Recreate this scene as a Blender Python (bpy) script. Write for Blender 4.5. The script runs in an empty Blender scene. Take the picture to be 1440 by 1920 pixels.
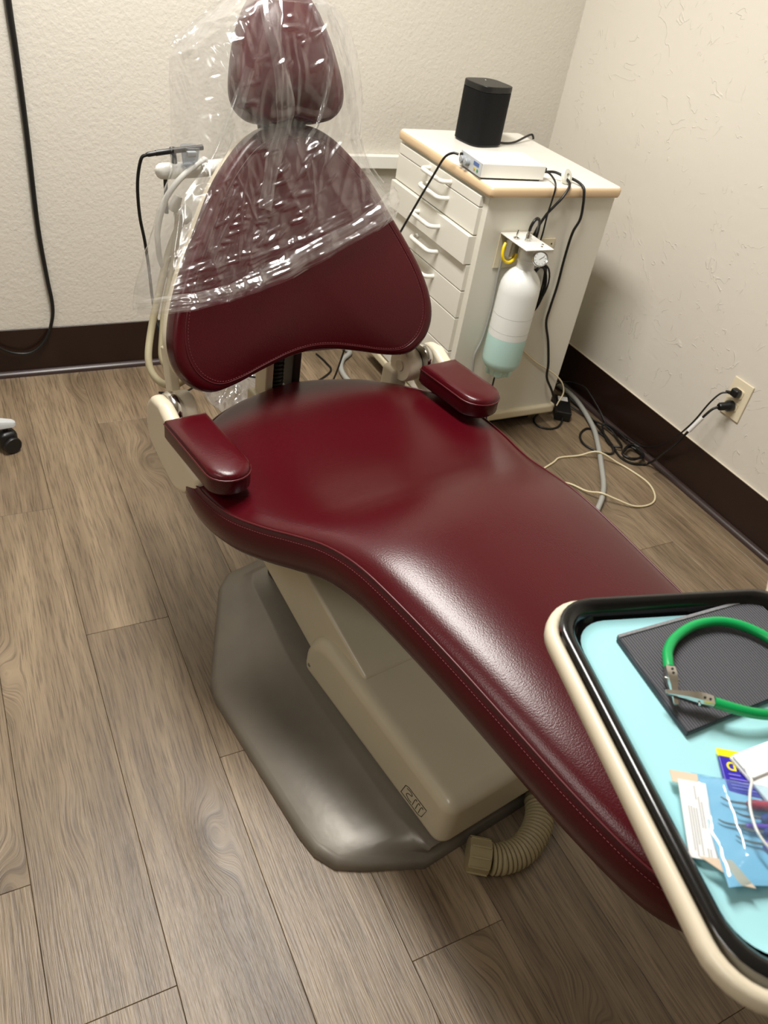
import bpy, bmesh, math, random
from mathutils import Vector, Matrix, noise

random.seed(7)
scene = bpy.context.scene
COL = scene.collection
R = math.radians
PI = math.pi

# ------------------------------------------------------------------ camera
CAM_H = 1.36
cam_data = bpy.data.cameras.new('camera')
cam = bpy.data.objects.new('camera', cam_data)
COL.objects.link(cam)
cam_data.sensor_fit = 'VERTICAL'
cam_data.sensor_height = 36.0
cam_data.lens = 1490.84 / 1920.0 * 36.0
cam_data.clip_start = 0.02
yaw, pitch, roll = R(-32.5036), R(37.84), R(10.547)
fwd = Vector((-math.sin(yaw) * math.cos(pitch), math.cos(yaw) * math.cos(pitch), -math.sin(pitch)))
rgt = Vector((math.cos(yaw), math.sin(yaw), 0))
upv = rgt.cross(fwd)
rgt2 = rgt * math.cos(roll) + upv * math.sin(roll)
upv2 = upv * math.cos(roll) - rgt * math.sin(roll)
m = Matrix((rgt2, upv2, -fwd)).transposed().to_4x4()
m.translation = Vector((0, 0, CAM_H))
cam.matrix_world = m
cam_data.dof.use_dof = True
cam_data.dof.focus_distance = 1.35
cam_data.dof.aperture_fstop = 9.0
scene.camera = cam

# ------------------------------------------------------------------ world, exposure
world = bpy.data.worlds.new('world')
scene.world = world
world.use_nodes = True
world.node_tree.nodes['Background'].inputs[0].default_value = (0.9, 0.9, 1.0, 1)
world.node_tree.nodes['Background'].inputs[1].default_value = 0.02
scene.view_settings.view_transform = 'Standard'
scene.view_settings.look = 'None'
scene.view_settings.gamma = 1.0
scene.view_settings.use_curve_mapping = False
scene.view_settings.exposure = 0.0
scene.cycles.max_bounces = 6
scene.cycles.diffuse_bounces = 4
scene.cycles.glossy_bounces = 3
scene.cycles.transmission_bounces = 3
scene.cycles.transparent_max_bounces = 12
scene.cycles.caustics_reflective = False
scene.cycles.caustics_refractive = False

ROOM_X0, ROOM_X1, ROOM_Y0, ROOM_Y1, ROOM_H = -2.1, 1.944, -3.3, 2.421, 2.44
# the room's ceiling troffers: (x, y, size x, size y, watts)
TROFFERS = [(0.50, 1.40, 0.32, 1.16, 70.0), (-1.15, 0.15, 0.34, 1.16, 19.0)]
for i, (lx_, ly_, sx_, sy_, w_) in enumerate(TROFFERS):
    ld = bpy.data.lights.new('troffer_lamp', 'AREA')
    ld.shape = 'RECTANGLE'
    ld.size, ld.size_y, ld.energy = sx_, sy_, w_
    ld.color = (1.0, 0.972, 0.922)
    lo = bpy.data.objects.new('troffer_lamp', ld)
    lo.location = (lx_, ly_, ROOM_H - 0.035)
    COL.objects.link(lo)

# ------------------------------------------------------------------ materials
def srgb(r, g, b):
    f = lambda c: ((c / 255.0 + 0.055) / 1.055) ** 2.4 if c > 10 else c / 255.0 / 12.92
    return (f(r), f(g), f(b), 1.0)

def nd(nt, typ, **kw):
    n = nt.nodes.new(typ)
    for k, v in kw.items():
        setattr(n, k, v)
    return n

def base_mat(name):
    mt = bpy.data.materials.new(name)
    mt.use_nodes = True
    nt = mt.node_tree
    return mt, nt, nt.nodes['Principled BSDF']

def pmat(name, col, rough=0.5, metal=0.0, var=0.06, vscale=6.0, bump=0.0, bscale=60.0, bdist=0.002,
         spec=0.5, trans=0.0, coat=0.0, emit=None, subs=0.0):
    """principled material with a little procedural colour variation and relief"""
    mt, nt, b = base_mat(name)
    L = nt.links.new
    tc = nd(nt, 'ShaderNodeTexCoord')
    n1 = nd(nt, 'ShaderNodeTexNoise')
    n1.inputs['Scale'].default_value = vscale
    n1.inputs['Detail'].default_value = 4
    L(tc.outputs['Object'], n1.inputs['Vector'])
    mx = nd(nt, 'ShaderNodeMix', data_type='RGBA')
    c = col
    mx.inputs[6].default_value = (c[0] * (1 - var), c[1] * (1 - var), c[2] * (1 - var), 1)
    mx.inputs[7].default_value = (min(1, c[0] * (1 + var)), min(1, c[1] * (1 + var)), min(1, c[2] * (1 + var)), 1)
    L(n1.outputs['Fac'], mx.inputs[0])
    L(mx.outputs[2], b.inputs['Base Color'])
    b.inputs['Roughness'].default_value = rough
    b.inputs['Metallic'].default_value = metal
    b.inputs['Specular IOR Level'].default_value = spec
    b.inputs['Transmission Weight'].default_value = trans
    b.inputs['Coat Weight'].default_value = coat
    if subs:
        b.inputs['Subsurface Weight'].default_value = subs
        b.inputs['Subsurface Radius'].default_value = (0.02, 0.02, 0.02)
    if emit:
        b.inputs['Emission Color'].default_value = emit[0]
        b.inputs['Emission Strength'].default_value = emit[1]
    if bump:
        n2 = nd(nt, 'ShaderNodeTexNoise')
        n2.inputs['Scale'].default_value = bscale
        n2.inputs['Detail'].default_value = 3
        L(tc.outputs['Object'], n2.inputs['Vector'])
        bp = nd(nt, 'ShaderNodeBump')
        bp.inputs['Strength'].default_value = bump
        bp.inputs['Distance'].default_value = bdist
        L(n2.outputs['Fac'], bp.inputs['Height'])
        L(bp.outputs['Normal'], b.inputs['Normal'])
    return mt

def wall_mat(name, col, fine, coarse, ridges):
    mt, nt, b = base_mat(name)
    L = nt.links.new
    b.inputs['Base Color'].default_value = col
    b.inputs['Roughness'].default_value = 0.55
    b.inputs['Specular IOR Level'].default_value = 0.3
    tc = nd(nt, 'ShaderNodeTexCoord')
    n1 = nd(nt, 'ShaderNodeTexNoise')
    n1.inputs['Scale'].default_value = 110
    n1.inputs['Detail'].default_value = 3
    n2 = nd(nt, 'ShaderNodeTexNoise')
    n2.inputs['Scale'].default_value = 14
    n2.inputs['Detail'].default_value = 4
    n2.inputs['Distortion'].default_value = 1.2
    n3 = nd(nt, 'ShaderNodeTexNoise')
    n3.inputs['Scale'].default_value = 7.0
    n3.inputs['Detail'].default_value = 2
    n3.inputs['Distortion'].default_value = 2.2
    for n in (n1, n2, n3):
        L(tc.outputs['Object'], n.inputs['Vector'])
    # thin trowel ridges where the third noise crosses its middle, in patches only
    s = nd(nt, 'ShaderNodeMath', operation='SUBTRACT'); s.inputs[1].default_value = 0.5
    a = nd(nt, 'ShaderNodeMath', operation='ABSOLUTE')
    mr = nd(nt, 'ShaderNodeMapRange'); mr.inputs[1].default_value = 0.0; mr.inputs[2].default_value = 0.012
    mr.inputs[3].default_value = 1.0; mr.inputs[4].default_value = 0.0
    L(n3.outputs['Fac'], s.inputs[0]); L(s.outputs[0], a.inputs[0]); L(a.outputs[0], mr.inputs[0])
    mk = nd(nt, 'ShaderNodeMapRange'); mk.inputs[1].default_value = 0.52; mk.inputs[2].default_value = 0.60
    L(n2.outputs['Fac'], mk.inputs[0])
    mm = nd(nt, 'ShaderNodeMath', operation='MULTIPLY')
    L(mr.outputs[0], mm.inputs[0]); L(mk.outputs[0], mm.inputs[1])
    sc1 = nd(nt, 'ShaderNodeMath', operation='MULTIPLY'); sc1.inputs[1].default_value = fine
    sc2 = nd(nt, 'ShaderNodeMath', operation='MULTIPLY'); sc2.inputs[1].default_value = coarse
    sc3 = nd(nt, 'ShaderNodeMath', operation='MULTIPLY'); sc3.inputs[1].default_value = ridges
    L(n1.outputs['Fac'], sc1.inputs[0]); L(n2.outputs['Fac'], sc2.inputs[0]); L(mm.outputs[0], sc3.inputs[0])
    a1 = nd(nt, 'ShaderNodeMath', operation='ADD'); a2 = nd(nt, 'ShaderNodeMath', operation='ADD')
    L(sc1.outputs[0], a1.inputs[0]); L(sc2.outputs[0], a1.inputs[1])
    L(a1.outputs[0], a2.inputs[0]); L(sc3.outputs[0], a2.inputs[1])
    bp = nd(nt, 'ShaderNodeBump')
    bp.inputs['Strength'].default_value = 0.6
    bp.inputs['Distance'].default_value = 0.003
    L(a2.outputs[0], bp.inputs['Height'])
    L(bp.outputs['Normal'], b.inputs['Normal'])
    return mt

def wood_mat():
    mt, nt, b = base_mat('plank_vinyl')
    L = nt.links.new
    tc = nd(nt, 'ShaderNodeTexCoord')
    oi = nd(nt, 'ShaderNodeObjectInfo')
    of = nd(nt, 'ShaderNodeVectorMath', operation='SCALE')
    cx = nd(nt, 'ShaderNodeCombineXYZ')
    r1 = nd(nt, 'ShaderNodeMath', operation='MULTIPLY'); r1.inputs[1].default_value = 37.0
    r2 = nd(nt, 'ShaderNodeMath', operation='MULTIPLY'); r2.inputs[1].default_value = 91.0
    L(oi.outputs['Random'], r1.inputs[0]); L(oi.outputs['Random'], r2.inputs[0])
    L(r1.outputs[0], cx.inputs[0]); L(r2.outputs[0], cx.inputs[1]); L(r1.outputs[0], cx.inputs[2])
    add = nd(nt, 'ShaderNodeVectorMath', operation='ADD')
    L(tc.outputs['Object'], add.inputs[0]); L(cx.outputs[0], add.inputs[1])
    # knots: sparse voronoi cells, stretched along the plank
    mk = nd(nt, 'ShaderNodeMapping'); mk.inputs['Scale'].default_value = (5.0, 2.1, 1)
    L(add.outputs[0], mk.inputs['Vector'])
    vo = nd(nt, 'ShaderNodeTexVoronoi'); vo.inputs['Scale'].default_value = 1.0
    L(mk.outputs[0], vo.inputs['Vector'])
    kn = nd(nt, 'ShaderNodeMapRange'); kn.inputs[1].default_value = 0.0; kn.inputs[2].default_value = 0.30
    kn.inputs[3].default_value = 1.0; kn.inputs[4].default_value = 0.0
    kn.interpolation_type = 'SMOOTHSTEP'
    L(vo.outputs['Distance'], kn.inputs[0])
    core = nd(nt, 'ShaderNodeMapRange'); core.inputs[1].default_value = 0.0; core.inputs[2].default_value = 0.13
    core.inputs[3].default_value = 1.0; core.inputs[4].default_value = 0.0
    L(vo.outputs['Distance'], core.inputs[0])
    # warp of the grain lines
    mw = nd(nt, 'ShaderNodeMapping'); mw.inputs['Scale'].default_value = (4.0, 1.6, 1)
    L(add.outputs[0], mw.inputs['Vector'])
    nw = nd(nt, 'ShaderNodeTexNoise'); nw.inputs['Scale'].default_value = 1.0; nw.inputs['Detail'].default_value = 2
    L(mw.outputs[0], nw.inputs['Vector'])
    wsum = nd(nt, 'ShaderNodeMath', operation='MULTIPLY_ADD'); wsum.inputs[1].default_value = 0.035
    L(nw.outputs['Fac'], wsum.inputs[0])
    kmul = nd(nt, 'ShaderNodeMath', operation='MULTIPLY'); kmul.inputs[1].default_value = 0.05
    L(kn.outputs[0], kmul.inputs[0]); L(kmul.outputs[0], wsum.inputs[2])
    wv = nd(nt, 'ShaderNodeCombineXYZ'); L(wsum.outputs[0], wv.inputs[0])
    add2 = nd(nt, 'ShaderNodeVectorMath', operation='ADD')
    L(add.outputs[0], add2.inputs[0]); L(wv.outputs[0], add2.inputs[1])
    # broad tone, medium streaks, fine grooves
    m1 = nd(nt, 'ShaderNodeMapping'); m1.inputs['Scale'].default_value = (11.0, 1.0, 1)
    m2 = nd(nt, 'ShaderNodeMapping'); m2.inputs['Scale'].default_value = (85.0, 3.4, 1)
    m3 = nd(nt, 'ShaderNodeMapping'); m3.inputs['Scale'].default_value = (330.0, 11.0, 1)
    outs = []
    for mp, det in ((m1, 4), (m2, 5), (m3, 3)):
        L(add2.outputs[0], mp.inputs['Vector'])
        n = nd(nt, 'ShaderNodeTexNoise'); n.inputs['Scale'].default_value = 1.0; n.inputs['Detail'].default_value = det
        n.inputs['Roughness'].default_value = 0.6
        L(mp.outputs[0], n.inputs['Vector'])
        outs.append(n)
    cr = nd(nt, 'ShaderNodeValToRGB')
    cr.color_ramp.elements[0].position = 0.30; cr.color_ramp.elements[0].color = srgb(107, 91, 73)
    cr.color_ramp.elements[1].position = 0.72; cr.color_ramp.elements[1].color = srgb(150, 132, 108)
    e = cr.color_ramp.elements.new(0.5); e.color = srgb(129, 112, 90)
    L(outs[0].outputs['Fac'], cr.inputs[0])
    cr2 = nd(nt, 'ShaderNodeValToRGB')
    cr2.color_ramp.elements[0].position = 0.36; cr2.color_ramp.elements[0].color = (0.78, 0.76, 0.74, 1)
    cr2.color_ramp.elements[1].position = 0.60; cr2.color_ramp.elements[1].color = (1.08, 1.06, 1.04, 1)
    L(outs[1].outputs['Fac'], cr2.inputs[0])
    cr3 = nd(nt, 'ShaderNodeValToRGB')
    cr3.color_ramp.elements[0].position = 0.36; cr3.color_ramp.elements[0].color = (0.50, 0.48, 0.47, 1)
    cr3.color_ramp.elements[1].position = 0.52; cr3.color_ramp.elements[1].color = (1.0, 1.0, 1.0, 1)
    L(outs[2].outputs['Fac'], cr3.inputs[0])
    x1 = nd(nt, 'ShaderNodeMix', data_type='RGBA', blend_type='MULTIPLY'); x1.inputs[0].default_value = 0.8
    x2 = nd(nt, 'ShaderNodeMix', data_type='RGBA', blend_type='MULTIPLY'); x2.inputs[0].default_value = 0.85
    L(cr.outputs[0], x1.inputs[6]); L(cr2.outputs[0], x1.inputs[7])
    L(x1.outputs[2], x2.inputs[6]); L(cr3.outputs[0], x2.inputs[7])
    # knot colour
    x3 = nd(nt, 'ShaderNodeMix', data_type='RGBA', blend_type='MULTIPLY')
    kf = nd(nt, 'ShaderNodeMath', operation='MULTIPLY'); kf.inputs[1].default_value = 0.75
    L(core.outputs[0], kf.inputs[0]); L(kf.outputs[0], x3.inputs[0])
    L(x2.outputs[2], x3.inputs[6]); x3.inputs[7].default_value = (0.28, 0.25, 0.24, 1)
    # plank to plank tone
    pv = nd(nt, 'ShaderNodeMapRange'); pv.inputs[3].default_value = 0.90; pv.inputs[4].default_value = 1.10
    L(oi.outputs['Random'], pv.inputs[0])
    x4 = nd(nt, 'ShaderNodeVectorMath', operation='SCALE')
    L(x3.outputs[2], x4.inputs[0]); L(pv.outputs[0], x4.inputs['Scale'])
    L(x4.outputs[0], b.inputs['Base Color'])
    b.inputs['Roughness'].default_value = 0.40
    b.inputs['Specular IOR Level'].default_value = 0.5
    hs = nd(nt, 'ShaderNodeMath', operation='ADD')
    L(outs[1].outputs['Fac'], hs.inputs[0]); L(outs[2].outputs['Fac'], hs.inputs[1])
    bp = nd(nt, 'ShaderNodeBump'); bp.inputs['Strength'].default_value = 0.35; bp.inputs['Distance'].default_value = 0.002
    L(hs.outputs[0], bp.inputs['Height']); L(bp.outputs['Normal'], b.inputs['Normal'])
    return mt

def film_mat(name, tint=(0.97, 0.97, 0.97, 1), haze=0.10, haze_col=(0.9, 0.9, 0.92, 1), rough=0.09, base=0.05, bump=0.4, bscale=45):
    """thin clear plastic film: see-through, a little milky, glossy by Fresnel"""
    mt = bpy.data.materials.new(name)
    mt.use_nodes = True
    nt = mt.node_tree
    nt.nodes.clear()
    L = nt.links.new
    o = nd(nt, 'ShaderNodeOutputMaterial')
    tr = nd(nt, 'ShaderNodeBsdfTransparent'); tr.inputs[0].default_value = tint
    df = nd(nt, 'ShaderNodeBsdfDiffuse'); df.inputs[0].default_value = haze_col
    tl = nd(nt, 'ShaderNodeBsdfTranslucent'); tl.inputs[0].default_value = haze_col
    gl = nd(nt, 'ShaderNodeBsdfGlossy'); gl.inputs['Roughness'].default_value = rough
    gl.inputs[0].default_value = (1, 1, 1, 1)
    m0 = nd(nt, 'ShaderNodeMixShader'); m0.inputs[0].default_value = 0.5
    L(df.outputs[0], m0.inputs[1]); L(tl.outputs[0], m0.inputs[2])
    m1 = nd(nt, 'ShaderNodeMixShader')
    tc = nd(nt, 'ShaderNodeTexCoord')
    nz = nd(nt, 'ShaderNodeTexNoise'); nz.inputs['Scale'].default_value = bscale * 0.3; nz.inputs['Detail'].default_value = 4
    L(tc.outputs['Object'], nz.inputs['Vector'])
    hr = nd(nt, 'ShaderNodeMapRange'); hr.inputs[1].default_value = 0.3; hr.inputs[2].default_value = 0.7
    hr.inputs[3].default_value = haze * 0.6; hr.inputs[4].default_value = haze * 1.4
    L(nz.outputs['Fac'], hr.inputs[0]); L(hr.outputs[0], m1.inputs[0])
    L(tr.outputs[0], m1.inputs[1]); L(m0.outputs[0], m1.inputs[2])
    n2 = nd(nt, 'ShaderNodeTexNoise'); n2.inputs['Scale'].default_value = bscale; n2.inputs['Detail'].default_value = 3
    L(tc.outputs['Object'], n2.inputs['Vector'])
    bp = nd(nt, 'ShaderNodeBump'); bp.inputs['Strength'].default_value = bump; bp.inputs['Distance'].default_value = 0.003
    L(n2.outputs['Fac'], bp.inputs['Height']); L(bp.outputs['Normal'], gl.inputs['Normal'])
    # Schlick reflectance, the same from both sides of the film
    fr = nd(nt, 'ShaderNodeLayerWeight'); fr.inputs['Blend'].default_value = 0.5
    L(bp.outputs['Normal'], fr.inputs['Normal'])
    pw = nd(nt, 'ShaderNodeMath', operation='POWER'); pw.inputs[1].default_value = 4.0
    L(fr.outputs['Facing'], pw.inputs[0])
    ad = nd(nt, 'ShaderNodeMath', operation='MULTIPLY_ADD'); ad.inputs[1].default_value = 0.65; ad.inputs[2].default_value = 0.04 + base; ad.use_clamp = True
    L(pw.outputs[0], ad.inputs[0])
    m2 = nd(nt, 'ShaderNodeMixShader')
    L(ad.outputs[0], m2.inputs[0]); L(m1.outputs[0], m2.inputs[1]); L(gl.outputs[0], m2.inputs[2])
    L(m2.outputs[0], o.inputs['Surface'])
    return mt

M = {}
M['wall_back'] = wall_mat('plaster_orange_peel', srgb(208, 203, 192), 0.8, 0.45, 0.12)
M['wall_right'] = wall_mat('plaster_skip_trowel', srgb(212, 206, 195), 0.12, 0.5, 0.6)
M['ceiling'] = pmat('ceiling_paint', srgb(225, 222, 214), 0.8, bump=0.3, bscale=80)
M['wood'] = wood_mat()
M['subfloor'] = pmat('subfloor', srgb(46, 36, 28), 0.9)
M['base_brown'] = pmat('cove_base_brown', srgb(36, 20, 15), 0.32, var=0.15, bump=0.05, bscale=20)
M['trim_brown'] = pmat('quarter_round_brown', srgb(54, 41, 39), 0.32, var=0.1)
M['top_cream'] = pmat('cream_strip', srgb(214, 205, 186), 0.5)
M['vinyl'] = pmat('maroon_vinyl', srgb(66, 4, 13), 0.265, var=0.10, vscale=5, bump=0.3, bscale=420, bdist=0.0008, spec=0.38)
M['vinyl_pipe'] = pmat('maroon_piping', srgb(76, 9, 19), 0.35, var=0.08)
M['thread'] = pmat('maroon_thread', srgb(112, 50, 55), 0.6)
M['cream'] = pmat('cream_enamel', srgb(210, 199, 176), 0.3, var=0.05, bump=0.04, bscale=30)
M['putty'] = pmat('putty_enamel', srgb(194, 184, 160), 0.28, var=0.08, vscale=9, bump=0.04, bscale=40)
M['base_metal'] = pmat('worn_taupe_casting', srgb(122, 116, 106), 0.34, metal=0.2, var=0.22, vscale=11, bump=0.1, bscale=60)
M['dark_metal'] = pmat('dark_steel', srgb(60, 56, 52), 0.4, metal=0.5)
M['chrome'] = pmat('bright_steel', srgb(205, 203, 198), 0.16, metal=1.0, var=0.04)
M['black_rubber'] = pmat('black_rubber', srgb(16, 15, 15), 0.42, var=0.15)
M['black_plastic'] = pmat('black_plastic', srgb(13, 13, 14), 0.38, var=0.1)
M['black_fabric'] = pmat('black_speaker_grille', srgb(9, 9, 10), 0.6, var=0.12, bump=0.2, bscale=500, bdist=0.001, spec=0.2)
M['black_gloss'] = pmat('black_gloss', srgb(14, 14, 15), 0.12, var=0.05)
M['cab_white'] = pmat('cabinet_laminate', srgb(222, 219, 208), 0.34, var=0.03)
M['cab_side'] = pmat('cabinet_side_laminate', srgb(222, 219, 206), 0.4, var=0.03)
M['work_white'] = pmat('worktop_laminate', srgb(236, 233, 224), 0.28, var=0.02)
M['edge_beige'] = pmat('beige_edge_band', srgb(214, 186, 148), 0.4, var=0.05)
M['cab_cream'] = pmat('cabinet_cream_rail', srgb(216, 206, 178), 0.35, var=0.06)
M['dark_gap'] = pmat('dark_plinth', srgb(20, 18, 16), 0.7)
M['white_plastic'] = pmat('white_plastic', srgb(232, 230, 222), 0.3, var=0.03)
M['ivory'] = pmat('ivory_plastic', srgb(226, 214, 186), 0.35, var=0.03)
M['grey_plastic'] = pmat('grey_plastic', srgb(150, 156, 160), 0.35)
M['panel_silver'] = pmat('silver_panel', srgb(196, 200, 202), 0.35, metal=0.2)
M['hose_grey'] = pmat('grey_hose', srgb(160, 160, 154), 0.45)
M['hose_beige'] = pmat('beige_hose', srgb(176, 166, 136), 0.45)
M['hose_white'] = pmat('white_hose', srgb(214, 214, 208), 0.35)
M['hose_cream'] = pmat('cream_tube', srgb(218, 205, 170), 0.4)
M['drain'] = pmat('tan_corrugated', srgb(152, 138, 104), 0.5, var=0.12, vscale=30)
M['yellow'] = pmat('yellow_tube', srgb(240, 206, 20), 0.35)
M['green'] = pmat('green_silicone', srgb(8, 150, 78), 0.3)
M['bottle'] = pmat('milky_bottle', srgb(226, 228, 224), 0.28, var=0.02)
M['liquid'] = pmat('bottle_with_teal_water', srgb(186, 220, 213), 0.25, var=0.03)
M['band_grey'] = pmat('moulded_line', srgb(176, 178, 172), 0.4)
M['mat_blue'] = pmat('pale_blue_paper', srgb(156, 208, 214), 0.8, var=0.02, bump=0.05, bscale=120)
M['tray_black'] = pmat('black_tray', srgb(18, 18, 18), 0.16, var=0.05)
M['gauze'] = pmat('white_gauze', srgb(240, 240, 236), 0.9, var=0.02, bump=0.3, bscale=400, bdist=0.0006)
M['paper'] = pmat('white_paper', srgb(230, 230, 228), 0.8, var=0.03)
M['paper_tan'] = pmat('tan_paper', srgb(205, 186, 164), 0.8)
M['print_grey'] = pmat('grey_print', srgb(170, 172, 174), 0.8)
M['sachet_blue'] = pmat('sachet_blue', srgb(48, 36, 160), 0.3)
M['sachet_yellow'] = pmat('sachet_yellow', srgb(244, 224, 20), 0.35)
M['sachet_lilac'] = pmat('sachet_lilac_print', srgb(130, 120, 215), 0.4)
M['red_h'] = pmat('red_handle', srgb(196, 40, 62), 0.35)
M['blue_h'] = pmat('navy_handle', srgb(44, 62, 130), 0.4, bump=0.6, bscale=900)
M['purple_h'] = pmat('purple_handle', srgb(112, 66, 176), 0.35)
M['film'] = film_mat('clear_chair_cover', tint=(0.99, 0.99, 0.99, 1), haze=0.065, haze_col=(1, 1, 1, 1), rough=0.19, base=0.07, bump=0.05, bscale=60)
M['film_fold'] = film_mat('clear_cover_fold', tint=(0.99, 0.99, 0.99, 1), haze=0.065, haze_col=(1, 1, 1, 1), rough=0.17, base=0.09, bump=0.05, bscale=60)
M['film_floor'] = film_mat('clear_crumpled_film', haze=0.22, rough=0.12, base=0.10, bump=0.8)
M['film_blue'] = film_mat('blue_pouch_film', tint=(0.80, 0.92, 0.98, 1), haze=0.10, haze_col=(0.55, 0.78, 0.92, 1), rough=0.10, base=0.0, bump=0.1, bscale=80)
M['pouch_back'] = pmat('pouch_blue_paper', srgb(146, 196, 222), 0.6, var=0.04)
M['cup'] = film_mat('smoky_cup', tint=(0.55, 0.60, 0.66, 1), haze=0.2, haze_col=(0.5, 0.55, 0.62, 1), rough=0.1)
M['grommet'] = pmat('frosted_grommet', srgb(224, 222, 210), 0.35)
M['lcd'] = pmat('blue_display', srgb(70, 100, 160), 0.2)
M['led_y'] = pmat('yellow_button', srgb(190, 165, 60), 0.3)
M['led_g'] = pmat('green_button', srgb(60, 140, 70), 0.3)
M['ink'] = pmat('dark_ink', srgb(70, 60, 48), 0.6)
M['dial'] = pmat('gauge_face', srgb(196, 198, 194), 0.3)
M['diffuser'] = pmat('lit_diffuser', srgb(245, 240, 225), 0.5)

def bib_mat():
    mt, nt, b = base_mat('black_embossed_bib')
    L = nt.links.new
    tc = nd(nt, 'ShaderNodeTexCoord')
    w = nd(nt, 'ShaderNodeTexWave'); w.inputs['Scale'].default_value = 105; w.bands_direction = 'X'
    L(tc.outputs['Object'], w.inputs['Vector'])
    bp = nd(nt, 'ShaderNodeBump'); bp.inputs['Strength'].default_value = 0.8; bp.inputs['Distance'].default_value = 0.0008
    L(w.outputs['Fac'], bp.inputs['Height']); L(bp.outputs['Normal'], b.inputs['Normal'])
    b.inputs['Base Color'].default_value = srgb(58, 58, 64)
    b.inputs['Roughness'].default_value = 0.6
    return mt
M['bib'] = bib_mat()
M['bib_edge'] = pmat('bib_crimped_edge', srgb(120, 120, 124), 0.6, bump=0.5, bscale=300)

# ------------------------------------------------------------------ mesh helpers
def tag(o, label=None, cat=None, group=None, kind=None):
    if label: o['label'] = label
    if cat: o['category'] = cat
    if group: o['group'] = group
    if kind: o['kind'] = kind
    return o

def link_mesh(name, me, mat, parent=None, smooth=True, loc=(0, 0, 0), rot=(0, 0, 0), angle=40):
    me.materials.append(M[mat] if isinstance(mat, str) else mat)
    if smooth:
        me.polygons.foreach_set('use_smooth', [True] * len(me.polygons))
        try:
            me.set_sharp_from_angle(angle=R(angle))
        except Exception:
            pass
    o = bpy.data.objects.new(name, me)
    COL.objects.link(o)
    o.location = loc
    o.rotation_euler = rot
    if parent: o.parent = parent
    return o

def pyobj(name, verts, faces, mat, parent=None, smooth=True, loc=(0, 0, 0), rot=(0, 0, 0), angle=40):
    me = bpy.data.meshes.new(name)
    me.from_pydata([tuple(v) for v in verts], [], faces)
    me.update()
    bm = bmesh.new(); bm.from_mesh(me)
    bmesh.ops.recalc_face_normals(bm, faces=bm.faces)
    bm.to_mesh(me); bm.free()
    return link_mesh(name, me, mat, parent, smooth, loc, rot, angle)

def empty(name, loc, rz=0.0):
    o = bpy.data.objects.new(name, None)
    o.empty_display_size = 0.05
    COL.objects.link(o)
    o.location = loc
    o.rotation_euler = (0, 0, rz)
    return o

def wn(o):
    md = o.modifiers.new('weighted_normals', 'WEIGHTED_NORMAL')
    md.weight = 100
    md.keep_sharp = True
    return o

def rbox(name, c, size, mat, parent=None, bev=0.003, seg=2, rot=(0, 0, 0)):
    bm = bmesh.new()
    bmesh.ops.create_cube(bm, size=1.0)
    for v in bm.verts:
        v.co = Vector((v.co.x * size[0], v.co.y * size[1], v.co.z * size[2]))
    if bev > 0:
        bmesh.ops.bevel(bm, geom=list(bm.edges), offset=min(bev, 0.48 * min(size)), segments=seg, profile=0.5, affect='EDGES')
    me = bpy.data.meshes.new(name); bm.to_mesh(me); bm.free()
    return wn(link_mesh(name, me, mat, parent, True, c, rot, 60))

def prism(name, outline, z0, z1, mat, parent=None, bev=0.002, seg=2, loc=(0, 0, 0), rot=(0, 0, 0), axis='Z'):
    """extruded outline; axis says which way it is extruded"""
    bm = bmesh.new()
    def P(a, b, c):
        if axis == 'Z': return (a, b, c)
        if axis == 'X': return (c, a, b)
        return (a, c, b)
    lo = [bm.verts.new(P(a, b, z0)) for a, b in outline]
    hi = [bm.verts.new(P(a, b, z1)) for a, b in outline]
    n = len(outline)
    bm.faces.new(lo); bm.faces.new(hi)
    for i in range(n):
        bm.faces.new((lo[i], lo[(i + 1) % n], hi[(i + 1) % n], hi[i]))
    bmesh.ops.recalc_face_normals(bm, faces=bm.faces)
    if bev > 0:
        ed = [e for e in bm.edges if len(e.link_faces) == 2 and e.calc_face_angle(0) > 0.5]
        bmesh.ops.bevel(bm, geom=ed, offset=bev, segments=seg, profile=0.5, affect='EDGES')
    me = bpy.data.meshes.new(name); bm.to_mesh(me); bm.free()
    return wn(link_mesh(name, me, mat, parent, True, loc, rot, 60))

def rrect(hx, hy, r, n=6, cx=0.0, cy=0.0):
    pts = []
    for sx, sy, a0 in ((1, 1, 0), (-1, 1, 90), (-1, -1, 180), (1, -1, 270)):
        for k in range(n + 1):
            a = R(a0 + 90.0 * k / n)
            pts.append((cx + sx * (hx - r) + r * math.cos(a), cy + sy * (hy - r) + r * math.sin(a)))
    return pts

def lathe(name, prof, mat, parent=None, n=24, loc=(0, 0, 0), rot=(0, 0, 0), angle=40):
    vs, fs = [], []
    for r, z in prof:
        for k in range(n):
            a = 2 * PI * k / n
            vs.append((r * math.cos(a), r * math.sin(a), z))
    for i in range(len(prof) - 1):
        for k in range(n):
            fs.append((i * n + k, i * n + (k + 1) % n, (i + 1) * n + (k + 1) % n, (i + 1) * n + k))
    fs.append(tuple(range(n))); fs.append(tuple(range((len(prof) - 1) * n, len(prof) * n)))
    return pyobj(name, vs, fs, mat, parent, True, loc, rot, angle)

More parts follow.
